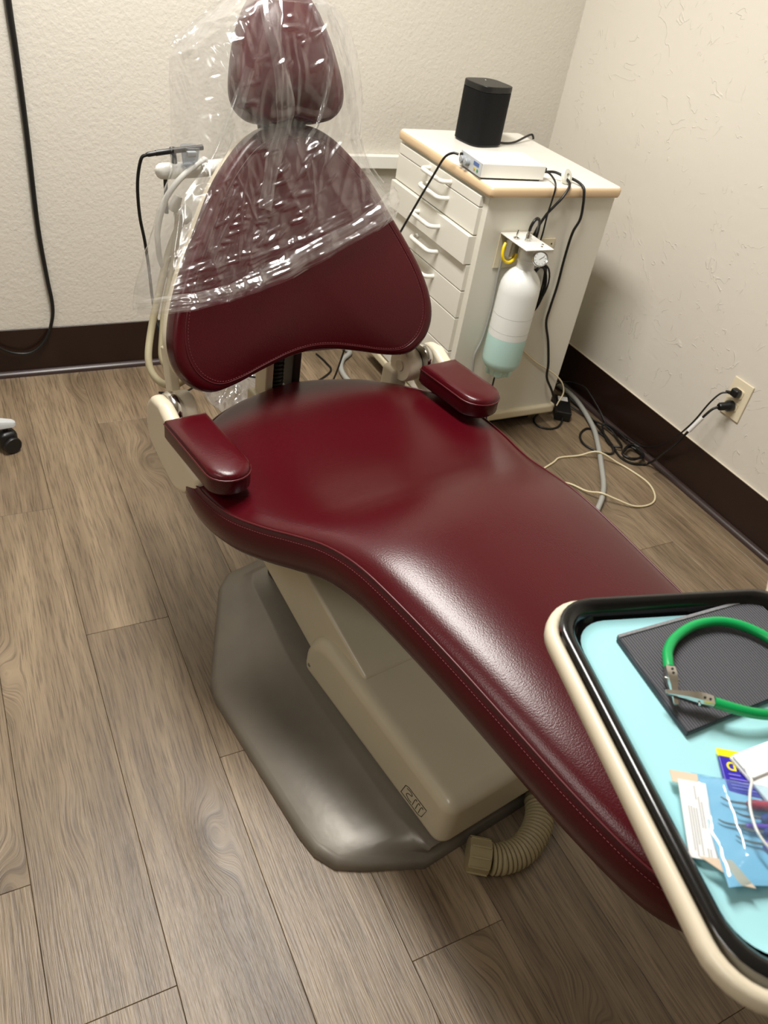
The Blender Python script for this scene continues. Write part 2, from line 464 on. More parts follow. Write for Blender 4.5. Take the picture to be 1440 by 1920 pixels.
def crom(pts, sub=6, closed=False):
    P = [Vector(p) for p in pts]
    n = len(P)
    if n < 3 and not closed:
        return [P[0].lerp(P[-1], i / sub) for i in range(sub + 1)]
    out = []
    rng = range(n) if closed else range(n - 1)
    for i in rng:
        if closed:
            p0, p1, p2, p3 = P[(i - 1) % n], P[i], P[(i + 1) % n], P[(i + 2) % n]
        else:
            p1, p2 = P[i], P[i + 1]
            p0 = P[i - 1] if i > 0 else p1 * 2 - p2
            p3 = P[i + 2] if i + 2 < n else p2 * 2 - p1
        for k in range(sub):
            t = k / sub
            out.append(0.5 * ((2 * p1) + (p2 - p0) * t + (2 * p0 - 5 * p1 + 4 * p2 - p3) * t * t + (3 * p1 - p0 - 3 * p2 + p3) * t ** 3))
    if not closed:
        out.append(P[-1].copy())
    return out

def tube_data(path, rad, n=8, closed=False):
    m_ = len(path)
    rad = rad if isinstance(rad, (list, tuple)) else [rad] * m_
    vs, fs = [], []
    prev = None
    for i, p in enumerate(path):
        if closed:
            t = path[(i + 1) % m_] - path[i - 1]
        else:
            t = path[min(i + 1, m_ - 1)] - path[max(i - 1, 0)]
        if t.length < 1e-9: t = Vector((0, 0, 1))
        t.normalize()
        if prev is None:
            up = Vector((0, 0, 1)) if abs(t.z) < 0.9 else Vector((1, 0, 0))
            u = (up - t * up.dot(t)).normalized()
        else:
            u = (prev - t * prev.dot(t))
            u = u.normalized() if u.length > 1e-6 else t.orthogonal().normalized()
        prev = u
        w = t.cross(u)
        for k in range(n):
            a = 2 * PI * k / n
            vs.append(p + (u * math.cos(a) + w * math.sin(a)) * rad[i])
    L_ = m_ if closed else m_ - 1
    for i in range(L_):
        j = (i + 1) % m_
        for k in range(n):
            fs.append((i * n + k, i * n + (k + 1) % n, j * n + (k + 1) % n, j * n + k))
    if not closed:
        fs.append(tuple(range(n - 1, -1, -1))); fs.append(tuple(range((m_ - 1) * n, m_ * n)))
    return vs, fs

def tube(name, pts, r, mat, parent=None, sub=6, n=8, closed=False, raw=False, loc=None, r_end=None):
    path = [Vector(p) for p in pts] if raw else crom(pts, sub, closed)
    o0 = Vector((0, 0, 0))
    if parent is None:
        o0 = Vector(pts[0]) if loc is None else Vector(loc)
        path = [p - o0 for p in path]
    rad = r
    if r_end is not None:
        rad = [r + (r_end - r) * i / (len(path) - 1) for i in range(len(path))]
    vs, fs = tube_data(path, rad, n, closed)
    return pyobj(name, vs, fs, mat, parent, True, o0, angle=80)

def corrugated(name, pts, r_out, r_in, pitch, mat, parent=None, n=14):
    path = crom(pts, 40)
    # resample evenly
    cum = [0.0]
    for a, b in zip(path, path[1:]): cum.append(cum[-1] + (b - a).length)
    tot = cum[-1]; cnt = max(4, int(tot / pitch)) * 4
    res, rad = [], []
    j = 0
    for i in range(cnt + 1):
        s = tot * i / cnt
        while j < len(cum) - 2 and cum[j + 1] < s: j += 1
        f = (s - cum[j]) / max(1e-9, cum[j + 1] - cum[j])
        res.append(path[j].lerp(path[j + 1], f)); rad.append((r_in, r_out * .97, r_out, r_out * .97)[i % 4])
    o0 = Vector((0, 0, 0))
    if parent is None:
        o0 = res[0].copy(); res = [p - o0 for p in res]
    vs, fs = tube_data(res, rad, n)
    return pyobj(name, vs, fs, mat, parent, True, o0, angle=80)

def text_obj(name, body, size, mat, parent, loc, rot=(0, 0, 0), depth=0.0002):
    cu = bpy.data.curves.new(name, 'FONT')
    cu.body = body; cu.size = size; cu.extrude = depth
    tmp = bpy.data.objects.new(name, cu)
    COL.objects.link(tmp)
    dg = bpy.context.evaluated_depsgraph_get()
    me = bpy.data.meshes.new_from_object(tmp.evaluated_get(dg))
    bpy.data.objects.remove(tmp); bpy.data.curves.remove(cu)
    me.materials.clear()
    return link_mesh(name, me, mat, parent, False, loc, rot)

def copy_tree(o, parent=None):
    c = o.copy(); COL.objects.link(c); c.parent = parent
    for ch in list(o.children):
        copy_tree(ch, c)
    return c

def structure(o): o['kind'] = 'structure'; return o

# ------------------------------------------------------------------ room shell
W, D = ROOM_X1 - ROOM_X0, ROOM_Y1 - ROOM_Y0
cxr, cyr = (ROOM_X0 + ROOM_X1) / 2, (ROOM_Y0 + ROOM_Y1) / 2
floor = structure(rbox('floor', (cxr, cyr, -0.028), (W, D, 0.05), 'subfloor', bev=0))
structure(rbox('ceiling', (cxr, cyr, ROOM_H + 0.02), (W, D, 0.04), 'ceiling', bev=0))
structure(rbox('wall_back', (cxr, ROOM_Y1 + 0.04, ROOM_H / 2), (W + 0.16, 0.08, ROOM_H), 'wall_back', bev=0))
structure(rbox('wall_right', (ROOM_X1 + 0.04, cyr, ROOM_H / 2), (0.08, D, ROOM_H), 'wall_right', bev=0))
structure(rbox('wall_left', (ROOM_X0 - 0.04, cyr, ROOM_H / 2), (0.08, D, ROOM_H), 'wall_right', bev=0))
structure(rbox('wall_front', (cxr, ROOM_Y0 - 0.04, ROOM_H / 2), (W + 0.16, 0.08, ROOM_H), 'wall_right', bev=0))

# vinyl planks, each a piece of the floor
PW, PL, PX0 = 0.1777, 1.2150, -0.0655
SEAM = {-2: 1.745, -1: 0.750, 0: 0.510, 1: 1.268, 2: 0.875, 3: 0.399, 4: 1.05, 5: 0.12, 6: 0.78, 7: 1.40, 8: 0.33, 9: 1.12, 10: 0.6, 11: 0.2}
def plank_mesh(w, l):
    bm = bmesh.new()
    bmesh.ops.create_cube(bm, size=1.0)
    for v in bm.verts: v.co = Vector((v.co.x * w, v.co.y * l, v.co.z * 0.004))
    bmesh.ops.bevel(bm, geom=[e for e in bm.edges if all(v.co.z > 0 for v in e.verts)], offset=0.0007, segments=1, affect='EDGES')
    me = bpy.data.meshes.new('plank'); bm.to_mesh(me); bm.free()
    me.materials.append(M['wood'])
    return me
full = plank_mesh(PW - 0.0006, PL - 0.0006)
k0 = int(math.floor((ROOM_X0 - PX0) / PW)); k1 = int(math.ceil((ROOM_X1 - PX0) / PW))
for k in range(k0, k1):
    xa, xb = max(ROOM_X0, PX0 + k * PW), min(ROOM_X1, PX0 + (k + 1) * PW)
    if xb - xa < 0.01: continue
    s = SEAM.get(k, (0.37 * k * 1.7) % PL)
    y = s
    while y > ROOM_Y0: y -= PL
    while y < ROOM_Y1:
        ya, yb = max(y, ROOM_Y0), min(y + PL, ROOM_Y1)
        if yb - ya > 0.01:
            if xb - xa > PW - 0.001 and yb - ya > PL - 0.001: me = full
            else: me = plank_mesh(xb - xa - 0.0006, yb - ya - 0.0006)
            o = bpy.data.objects.new('plank', me); COL.objects.link(o)
            o.parent = floor
            o.location = ((xa + xb) / 2 - cxr, (ya + yb) / 2 - cyr, 0.026)
        y += PL

BB = 0.153
for nm, c, s in (('baseboard_back', (cxr, ROOM_Y1 - 0.003, BB / 2), (W, 0.006, BB)),
                 ('baseboard_right', (ROOM_X1 - 0.003, cyr, BB / 2), (0.006, D - 0.012, BB)),
                 ('baseboard_left', (ROOM_X0 + 0.003, cyr, BB / 2), (0.006, D - 0.012, BB))):
    b_ = structure(rbox(nm, c, s, 'base_brown', bev=0.002))
    if nm == 'baseboard_right':
        tag(rbox('top_strip', (0.0, 0, BB / 2 + 0.0012), (0.0055, D - 0.02, 0.0025), 'top_cream', b_, bev=0.0008), 'thin cream strip along the top edge')  # thin strip, paler than the baseboard, along its top edge
q = [(0, 0)] + [(0.016 * math.cos(R(a)), 0.016 * math.sin(R(a))) for a in range(0, 91, 15)]
structure(prism('trim_1', [(-a, b) for a, b in q], -W / 2 + .02, W / 2 - .02, 'trim_brown', bev=0, loc=(cxr, ROOM_Y1 - 0.006, 0), axis='X'))
structure(prism('trim_2', [(-a, b) for a, b in q], -D / 2 + .02, D / 2 - .03, 'trim_brown', bev=0, loc=(ROOM_X1 - 0.006, cyr, 0), axis='Y'))

# ceiling troffers (lamps are set at the top of the script)
for i, (lx_, ly_, sx_, sy_, w_) in enumerate(TROFFERS):
    t = empty('ceiling_light', (lx_, ly_, ROOM_H))
    tag(t, ['recessed ceiling troffer with lit panel above the dental chair', 'recessed ceiling troffer with lit panel over the left half of the room'][i], 'ceiling light', 'ceiling troffers')
    rbox('diffuser', (0, 0, -0.004), (sx_ + 0.02, sy_ + 0.02, 0.006), 'diffuser', t, bev=0)
    ring = [(-(sx_ / 2 + .02), 0), ((sx_ / 2 + .02), 0)]
    for sgn in (-1, 1):
        rbox('frame', (sgn * (sx_ / 2 + .02), 0, -0.008), (0.02, sy_ + 0.06, 0.016), 'white_plastic', t, bev=0.002)
        rbox('frame', (0, sgn * (sy_ / 2 + .02), -0.008), (sx_ + 0.018, 0.02, 0.016), 'white_plastic', t, bev=0.002)

# ------------------------------------------------------------------ dental chair
CH = (0.6644, 1.057, 0.0)
CHR = R(9.0)
chair = empty('dental_chair', CH, CHR)
tag(chair, 'maroon upholstered dental chair with cream hinges standing on a taupe floor plate', 'dental chair')
cr_, sr_ = math.cos(CHR), math.sin(CHR)
def cw(l):      # chair coordinates to room coordinates
    return Vector((CH[0] + cr_ * l[0] - sr_ * l[1], CH[1] + sr_ * l[0] + cr_ * l[1], l[2]))

def interp(tab, x):
    if x <= tab[0][0]: return tab[0][1]
    for (a, va), (b, vb) in zip(tab, tab[1:]):
        if x <= b:
            t = (x - a) / (b - a)
            return va + (vb - va) * t
    return tab[-1][1]
def smooth_tab(tab, n=6):
    pts = crom([(a, b, 0) for a, b in tab], n)
    return [(p.x, p.y) for p in pts]

# --- seat and leg cushion -------------------------------------------------
HW = smooth_tab([(-0.935, 0.02), (-0.925, 0.075), (-0.90, 0.125), (-0.86, 0.165), (-0.80, 0.190), (-0.70, 0.204), (-0.58, 0.212), (-0.45, 0.220),
                 (-0.33, 0.230), (-0.24, 0.238), (-0.17, 0.250), (-0.11, 0.270), (-0.05, 0.296), (0.02, 0.322), (0.10, 0.333),
                 (0.17, 0.326), (0.23, 0.295), (0.28, 0.250), (0.32, 0.200), (0.345, 0.150), (0.360, 0.09), (0.366, 0.02)])
ZE = smooth_tab([(-0.935, 0.497), (-0.80, 0.512), (-0.60, 0.530), (-0.45, 0.543), (-0.32, 0.551), (-0.24, 0.549), (-0.17, 0.536), (-0.11, 0.517),
                 (-0.05, 0.499), (0.02, 0.485), (0.10, 0.478), (0.20, 0.475), (0.30, 0.474), (0.366, 0.472)])
CRN = smooth_tab([(-0.935, 0.012), (-0.85, 0.026), (-0.6, 0.032), (-0.3, 0.030), (-0.15, 0.022), (0.0, 0.012), (0.15, 0.010), (0.30, 0.014), (0.366, 0.012)])
ys = []
NY = 110
for i in range(NY + 1):
    t = i / NY
    ys.append(-0.935 + 1.301 * (0.5 - 0.5 * math.cos(PI * t)) * 0.55 + 1.301 * t * 0.45)
NT = 26
TH = 0.086
def seat_pt(y, w):
    hw, ze, c = interp(HW, y), interp(ZE, y), interp(CRN, y)
    z = ze + c * (1 - abs(w) ** 3.4)
    if abs(w) > 0.9:
        z -= 0.006 * ((abs(w) - 0.9) / 0.1) ** 2
    if y > -0.1:  # shallow dish where one sits
        z -= 0.012 * math.exp(-((y - 0.12) / 0.14) ** 2) * math.exp(-(w / 0.55) ** 2)
    return Vector((hw * w, y, z))
vs, fs = [], []
ring_n = None
for y in ys:
    hw, ze = interp(HW, y), interp(ZE, y)
    ring_ = []
    for k in range(NT + 1):
        w = math.sin((k / NT - 0.5) * PI * 0.92) / math.sin(0.46 * PI)
        ring_.append(seat_pt(y, w))
    zp = ze - 0.006
    tk = TH * min(1.0, 0.55 + hw / 0.2)
    for f, ox in ((0.10, 0.0045), (0.3, 0.0100), (0.55, 0.0095), (0.8, 0.001), (0.95, -0.010), (1.0, -0.026)):
        ring_.append(Vector((hw + ox, y, zp - tk * f)))
    for f in (0.5, 0.0, -0.5):
        ring_.append(Vector(((hw - 0.026) * f, y, zp - tk)))
    for f, ox in ((1.0, -0.026), (0.95, -0.010), (0.8, 0.001), (0.55, 0.0095), (0.3, 0.0100), (0.10, 0.0045)):
        ring_.append(Vector((-(hw + ox), y, zp - tk * f)))
    ring_n = len(ring_)
    vs += ring_
for i in range(len(ys) - 1):
    for k in range(ring_n):
        fs.append((i * ring_n + k, i * ring_n + (k + 1) % ring_n, (i + 1) * ring_n + (k + 1) % ring_n, (i + 1) * ring_n + k))
fs.append(tuple(range(ring_n))); fs.append(tuple(range((len(ys) - 1) * ring_n, len(ys) * ring_n)))
seat = pyobj('seat_cushion', vs, fs, 'vinyl', chair, angle=75)
tag(seat, 'long maroon seat and leg cushion')
# piping runs all round the cushion's upper edge
loop = [Vector((interp(HW, y) + 0.0012, y, interp(ZE, y) - 0.0055)) for y in ys] + [Vector((-interp(HW, y) - 0.0012, y, interp(ZE, y) - 0.0055)) for y in reversed(ys)]
v_, f_ = tube_data(loop, 0.0021, 6, True)
pyobj('piping', v_, f_, 'vinyl_pipe', seat, angle=80)
def stitch_row(name, path, parent, step=0.0055, ln=0.0032, r=0.0005):
    cum = 0.0; nxt = 0.0; V_, F_ = [], []
    for a, b in zip(path, path[1:]):
        sl = (b - a).length
        if sl < 1e-7: continue
        d = (b - a) / sl
        while nxt < cum + sl:
            p = a + d * (nxt - cum)
            v1, f1 = tube_data([p, p + d * ln], r, 4)
            n0 = len(V_)
            V_ += v1; F_ += [tuple(i + n0 for i in f) for f in f1]
            nxt += step
        cum += sl
    o = pyobj(name, V_, F_, 'thread', parent, smooth=False)
    o['kind'] = 'stuff'
    return o
lpath = [Vector((-(interp(HW, y) + 0.0056), y, interp(ZE, y) - 0.006 - TH * 0.125)) for y in ys if -0.9 < y < 0.3]
stitch_row('stitching', lpath, seat)

# --- pads made from an outline (backrest, headrest) ------------------------
TILT = R(20.0)
PO = Vector((0, 0.27, 0.50)); PX = Vector((1, 0, 0))
PH = Vector((0, math.sin(TILT), math.cos(TILT))); PD = Vector((0, -math.cos(TILT), math.sin(TILT)))
def plane_pt(x, h, d): return PO + PX * x + PH * h + PD * d

class Pad:
    def __init__(s, half, centre, prof_front, d_back, curve, dx=0.0, roll=0.93):
        pts = half + [(-a, b) for a, b in reversed(half[1:-1])]
        sm = crom([(a, b, 0) for a, b in pts], 5, True)
        s.c = centre; s.curve = curve; s.pf = prof_front; s.db = d_back; s.dx = dx; s.roll = roll
        s.out = [(p.x, p.y) for p in sm]
        s.ang = sorted((math.atan2(p.y - centre[1], p.x - centre[0]), math.hypot(p.x - centre[0], p.y - centre[1])) for p in sm)
    def rad(s, a):
        A = s.ang
        lo = A[-1]; lo = (lo[0] - 2 * PI, lo[1])
        for q_ in A:
            if a <= q_[0]:
                t = (a - lo[0]) / max(1e-9, q_[0] - lo[0]); return lo[1] + (q_[1] - lo[1]) * t
            lo = q_
        q_ = (A[0][0] + 2 * PI, A[0][1]); t = (a - lo[0]) / max(1e-9, q_[0] - lo[0]); return lo[1] + (q_[1] - lo[1]) * t
    def front(s, sc, x):
        if sc <= s.roll: d = s.pf(sc)
        else:
            t = (sc - s.roll) / (1 - s.roll); d = s.pf(s.roll) - 0.012 * (1 - math.sqrt(max(0, 1 - t * t)))
        return d + s.curve * x * x
    def at(s, x, h):
        """front depth at a point of the pad plane, or None outside the outline"""
        x -= s.dx
        a = math.atan2(h - s.c[1], x - s.c[0]); r = math.hypot(x - s.c[0], h - s.c[1])
        sc = r / s.rad(a)
        return (s.front(sc, x) if sc <= 1 else None), sc
    def build(s, name, mat, parent):
        V_, F_ = [], []
        n = len(s.out)
        rings = [(k / 14.0 * s.roll, None) for k in range(1, 15)] + [(s.roll + (1 - s.roll) * f, None) for f in (0.3, 0.6, 0.85, 0.97, 1.0)]
        V_.append(plane_pt(s.c[0] + s.dx, s.c[1], s.front(0, s.c[0])))
        for sc, _ in rings:
            for (x, h) in s.out:
                X = s.c[0] + (x - s.c[0]) * sc; H = s.c[1] + (h - s.c[1]) * sc
                V_.append(plane_pt(X + s.dx, H, s.front(sc, X)))
        fr = s.pf(s.roll) - 0.012
        back = [(1.006, fr * 0.6 + s.db * 0.4), (1.004, fr * 0.3 + s.db * 0.7), (0.99, s.db + 0.004), (0.96, s.db), (0.5, s.db), (0.1, s.db)]
        for sc, d in back:
            for (x, h) in s.out:
                X = s.c[0] + (x - s.c[0]) * sc; H = s.c[1] + (h - s.c[1]) * sc
                V_.append(plane_pt(X + s.dx, H, d + s.curve * X * X))
        for k in range(n): F_.append((0, 1 + k, 1 + (k + 1) % n))
        nr = len(rings) + len(back)
        for i in range(nr - 1):
            for k in range(n):
                F_.append((1 + i * n + k, 1 + i * n + (k + 1) % n, 1 + (i + 1) * n + (k + 1) % n, 1 + (i + 1) * n + k))
        F_.append(tuple(1 + (nr - 1) * n + k for k in range(n)))
        return pyobj(name, V_, F_, mat, parent, angle=75)
    def seam(s, sc, lift):
        out = []
        for (x, h) in s.out:
            X = s.c[0] + (x - s.c[0]) * sc; H = s.c[1] + (h - s.c[1]) * sc
            out.append(plane_pt(X + s.dx, H, s.front(sc, X) + lift))
        return out

back_half = [(0, 0.520), (0.045, 0.515), (0.080, 0.500), (0.114, 0.474), (0.163, 0.422), (0.208, 0.352), (0.246, 0.290), (0.274, 0.238), (0.292, 0.192),
             (0.300, 0.150), (0.295, 0.112), (0.274, 0.078), (0.236, 0.057), (0.185, 0.061), (0.120, 0.078), (0.055, 0.093), (0, 0.098)]
backpad = Pad(back_half, (0, 0.25), lambda s: 0.006 + 0.020 * (1 - s * s), -0.042, 0.30, roll=0.94)
back = backpad.build('backrest', 'vinyl', chair)
tag(back, 'maroon backrest, broad at the bottom and arched underneath')
v_, f_ = tube_data(backpad.seam(0.925, 0.0002), 0.0012, 5, True)
pyobj('piping', v_, f_, 'vinyl_pipe', back, angle=80)
stitch_row('stitching', backpad.seam(0.905, 0.0003) + backpad.seam(0.905, 0.0003)[:1], back, step=0.006)
shell = Pad([(a * 0.985, 0.25 + (b - 0.25) * 0.985) for a, b in back_half], (0, 0.25), lambda s: -0.040, -0.062, 0.30)
tag(shell.build('backrest_shell', 'cream', chair), 'cream shell behind the backrest')

head_half = [(0, 0.740), (0.035, 0.731), (0.062, 0.703), (0.085, 0.660), (0.100, 0.615), (0.108, 0.572), (0.101, 0.543), (0.078, 0.524), (0.046, 0.518), (0.020, 0.523), (0, 0.527)]
headpad = Pad(head_half, (0, 0.61), lambda s: 0.026 + 0.036 * (1 - s ** 2.4), -0.020, 0.0, dx=-0.004, roll=0.80)
head = headpad.build('headrest', 'vinyl', chair)
tag(head, 'egg shaped maroon headrest under the clear cover')
# headrest mount: black block and slide blade behind it
def plane_box(name, c, size, mat, parent, bev):
    o = rbox(name, plane_pt(*c), (size[0], size[2], size[1]), mat, parent, bev=bev, rot=(-TILT, 0, 0))
    return o
tag(plane_box('headrest_mount', (0.0, 0.515, -0.008), (0.070, 0.050, 0.026), 'black_rubber', chair, 0.008), 'black headrest mount')
plane_box('headrest_slide', (0.0, 0.47, -0.075), (0.055, 0.24, 0.010), 'dark_metal', chair, 0.003)

# --- armrests, brackets, hinges --------------------------------------------
def armrest(sx, x0, x1, yr, yf):
    cx_, hx_ = (x0 + x1) / 2, abs(x1 - x0) / 2
    L_ = yr - yf
    out = [(-hx_, L_ / 2), (-hx_, -L_ / 2 + hx_ * 0.95)]
    for k in range(1, 12):
        a = PI + PI * k / 12
        out.append((hx_ * math.cos(a), -L_ / 2 + hx_ * 0.95 + hx_ * 0.95 * math.sin(a)))
    out += [(hx_, -L_ / 2 + hx_ * 0.95), (hx_, L_ / 2)]
    n = len(out)
    V_, F_ = [], []
    prof = [(0.80, -0.024), (0.93, -0.023), (1.0, -0.016), (1.0, 0.008), (1.0, 0.013), (0.985, 0.018), (0.95, 0.0215), (0.88, 0.024), (0.6, 0.026), (0.2, 0.027)]
    for s_, z in prof:
        for (x, y) in out:
            V_.append((x * (1 - (1 - s_)), y * s_ if abs(y) < 9 else y, z))
    for i in range(len(prof) - 1):
        for k in range(n):
            F_.append((i * n + k, i * n + (k + 1) % n, (i + 1) * n + (k + 1) % n, (i + 1) * n + k))
    F_.append(tuple(range(n))); F_.append(tuple(range((len(prof) - 1) * n, len(prof) * n)))
    o = pyobj('armrest', V_, F_, 'vinyl', chair, loc=(cx_, (yr + yf) / 2, 0.5235), rot=(R(-1.5), 0, 0), angle=60)
    lp = [Vector((x * 1.002, y * 1.002, 0.0115)) for x, y in out]
    v_, f_ = tube_data(lp, 0.0019, 6, True)
    pyobj('piping', v_, f_, 'vinyl_pipe', o, angle=80)
    return o
tag(armrest(-1, -0.343, -0.262, 0.243, 0.030), 'left maroon armrest pad, nearer the camera')
tag(armrest(1, 0.255, 0.350, 0.243, 0.055), 'right maroon armrest pad, beside the cabinet')

for sx in (-1, 1):
    prof = [(0.352, 0.470), (0.348, 0.520), (0.325, 0.548), (0.285, 0.553), (0.235, 0.530), (0.180, 0.498), (0.110, 0.494), (0.120, 0.455), (0.180, 0.410), (0.220, 0.395), (0.285, 0.415), (0.335, 0.438)]
    if sx < 0:
        tag(prism('arm_bracket', prof, -0.338, -0.306, 'cream', chair, bev=0.014, seg=4, axis='X'), 'cream arm bracket on the left side')
    else:
        tag(prism('arm_bracket', prof, 0.318, 0.352, 'cream', chair, bev=0.012, seg=4, axis='X'), 'cream arm bracket on the right side')
    lathe('hinge_disc', [(0.0005, -0.008), (0.034, -0.008), (0.036, -0.004), (0.036, 0.004), (0.034, 0.008), (0.0005, 0.008)], 'chrome', chair, 28, (sx * 0.304, 0.302, 0.520), (0, R(90), 0))
    blade = prism('hinge_arm', [(0.335, 0.485), (0.343, 0.530), (0.362, 0.590), (0.376, 0.612), (0.396, 0.606), (0.388, 0.580), (0.372, 0.520), (0.350, 0.470)], sx * 0.276 - 0.010, sx * 0.276 + 0.010, 'cream', chair, bev=0.004, axis='X')
    knuckle = lathe('hinge_knuckle', [(0.0005, -0.019), (0.036, -0.019), (0.040, -0.013), (0.040, 0.013), (0.036, 0.019), (0.0005, 0.019)], 'cream', chair, 28, (sx * 0.276, 0.318, 0.503), (0, R(90), 0))
    lathe('button_cap', [(0.0005, -0.0215), (0.013, -0.0215), (0.0145, -0.019), (0.0145, -0.015), (0.0005, -0.015)], 'putty', knuckle, 20, (0, 0, 0), (0, 0, 0))
    rbox('hinge_lug', (sx * 0.268, 0.345, 0.452), (0.045, 0.05, 0.07), 'cream', chair, bev=0.010, seg=3)

# under-structure between seat and back
corrugated('bellows', [(-0.022, 0.400, 0.440), (-0.024, 0.398, 0.49), (-0.022, 0.402, 0.54), (-0.018, 0.415, 0.585)], 0.0185, 0.0145, 0.009, 'black_rubber', chair)
rbox('link_plate', (-0.053, 0.395, 0.49), (0.018, 0.05, 0.17), 'cream', chair, bev=0.004)
rbox('link_plate', (0.020, 0.405, 0.50), (0.020, 0.05, 0.17), 'dark_metal', chair, bev=0.004)
rbox('link_block', (-0.02, 0.40, 0.428), (0.11, 0.06, 0.05), 'putty', chair, bev=0.006)
rbox('seat_frame', (0, 0.16, 0.385), (0.30, 0.42, 0.045), 'putty', chair, bev=0.010)
rbox('leg_frame', (0, -0.35, 0.452), (0.22, 0.72, 0.03), 'dark_metal', chair, bev=0.008)

# lift arm, pump cover, floor plate
prism('lift_arm', [(-0.215, 0.190), (0.079, 0.283), (0.345, 0.366), (0.375, 0.34), (0.375, 0.215), (0.23, 0.168), (-0.06, 0.080), (-0.19, 0.07)], -0.148, 0.148, 'putty', chair, bev=0.008, seg=3, axis='X')
cov = prism('pump_cover', [(-0.508, 0.048), (-0.508, 0.176), (-0.150, 0.188), (-0.105, 0.184), (-0.070, 0.168), (-0.046, 0.140), (-0.034, 0.105), (-0.032, 0.048)], -0.170, 0.170, 'putty', chair, bev=0.026, seg=5, axis='X')
tag(cov, 'putty coloured pump cover with engraved emblem')
lathe('screw', [(0.0003, 0.0), (0.0045, 0.0), (0.0045, 0.0015), (0.003, 0.0022), (0.0003, 0.0022)], 'chrome', cov, 14, (-0.1695, -0.062, 0.085), (0, R(-90), 0))
# emblem: an outlined rounded badge holding a linked pair of letter strokes
def side_pt(a, b): return Vector((-0.1705, -0.425 - a, 0.094 + b))       # a runs forward, b up, on the cover's left face
badge = [side_pt(x * 0.030 + 0.004 * y, y * 0.017) for x, y in [(-1, -1), (0.75, -1), (1, -0.75), (1, 1), (-0.75, 1), (-1, 0.75)]]
em = empty('emblem', (0, 0, 0)); em.parent = cov
def stroke(pts, r=0.0007, closed=False, sub=4):
    tube('emblem_line', pts, r, 'ink', cov, sub=sub, n=5, closed=closed)
bpy.data.objects.remove(em)
tube('emblem_line', badge + [badge[0]], 0.0007, 'ink', cov, sub=1, n=5)
stroke([side_pt(-0.022 + 0.010 * t * 0, 0.010) for t in (0,)] + [side_pt(-0.010, 0.012), side_pt(-0.006, 0.006), side_pt(-0.016, 0.001), side_pt(-0.020, -0.006), side_pt(-0.012, -0.011), side_pt(-0.004, -0.011)])
for xx in (0.002, 0.011, 0.020):
    stroke([side_pt(xx - 0.002, -0.012), side_pt(xx, 0.004), side_pt(xx + 0.003, 0.011), side_pt(xx + 0.006, 0.009)])

def octo(pts):  # mirrored, front first
    return [(-a, b) for a, b in pts] + [(a, b) for a, b in reversed(pts)]
lo_ = [(0.186, -0.505), (0.285, -0.452), (0.325, -0.425), (0.345, -0.385), (0.350, -0.34), (0.350, 0.005), (0.340, 0.045), (0.205, 0.285), (0.170, 0.318), (0.05, 0.335)]
def inset(pts, d):
    out = []
    for a, b in pts:
        s_ = 1 - d / 0.35
        out.append((a * s_, -0.08 + (b + 0.08) * (1 - d / 0.43)))
    return out
top_ = [(0.176, -0.497), (0.182, -0.480), (0.190, -0.45), (0.195, -0.41), (0.195, -0.36), (0.190, -0.10), (0.185, 0.00), (0.150, 0.235), (0.130, 0.265), (0.05, 0.28)]
levels = [(octo(lo_), 0.0), (octo(lo_), 0.010), (octo(inset(lo_, 0.002)), 0.018), (octo(inset(lo_, 0.006)), 0.024), (octo(inset(lo_, 0.013)), 0.028)]
def lerp2(A, B, t): return [(a[0] + (b[0] - a[0]) * t, a[1] + (b[1] - a[1]) * t) for a, b in zip(A, B)]
i_ = inset(lo_, 0.013)
levels += [(octo(lerp2(i_, top_, 0.5)), 0.036), (octo(lerp2(i_, top_, 0.88)), 0.045), (octo(top_), 0.052), (octo(inset(top_, 0.012)), 0.054)]
V_, F_ = [], []
n = len(levels[0][0])
for pts, z in levels:
    V_ += [(a, b, z) for a, b in pts]
for i in range(len(levels) - 1):
    for k in range(n):
        F_.append((i * n + k, i * n + (k + 1) % n, (i + 1) * n + (k + 1) % n, (i + 1) * n + k))
F_.append(tuple(range(n))); F_.append(tuple(range((len(levels) - 1) * n, len(levels) * n)))
tag(pyobj('floor_plate', V_, F_, 'base_metal', chair, angle=50), 'worn taupe cast floor plate')
rbox('rear_housing', (0, 0.12, 0.075), (0.20, 0.26, 0.05), 'dark_metal', chair, bev=0.008)

# ------------------------------------------------------------------ clear cover over headrest and backrest
def sample_poly(pts, t):
    cum = [0.0]
    for a, b in zip(pts, pts[1:]): cum.append(cum[-1] + math.hypot(b[0] - a[0], b[1] - a[1]))
    s = t * cum[-1]
    for i in range(len(pts) - 1):
        if s <= cum[i + 1] or i == len(pts) - 2:
            f = (s - cum[i]) / max(1e-9, cum[i + 1] - cum[i])
            return pts[i][0] + (pts[i + 1][0] - pts[i][0]) * f, pts[i][1] + (pts[i + 1][1] - pts[i][1]) * f
bag_L = [(0.0, 0.752), (-0.055, 0.738), (-0.105, 0.705), (-0.160, 0.672), (-0.200, 0.628), (-0.205, 0.590), (-0.208, 0.55), (-0.214, 0.50), (-0.222, 0.45), (-0.255, 0.392), (-0.292, 0.318), (-0.322, 0.255), (-0.333, 0.215)]
bag_R = [(0.0, 0.752), (0.050, 0.742), (0.105, 0.715), (0.140, 0.675), (0.156, 0.617), (0.166, 0.561), (0.162, 0.494), (0.182, 0.440), (0.214, 0.395), (0.236, 0.352)]
crs = []
rc = random.Random(21)
def add_crease(px_, ph_, ang_, ln_, wd_, am_):
    crs.append((px_, ph_, math.cos(ang_), math.sin(ang_), ln_, wd_, am_))
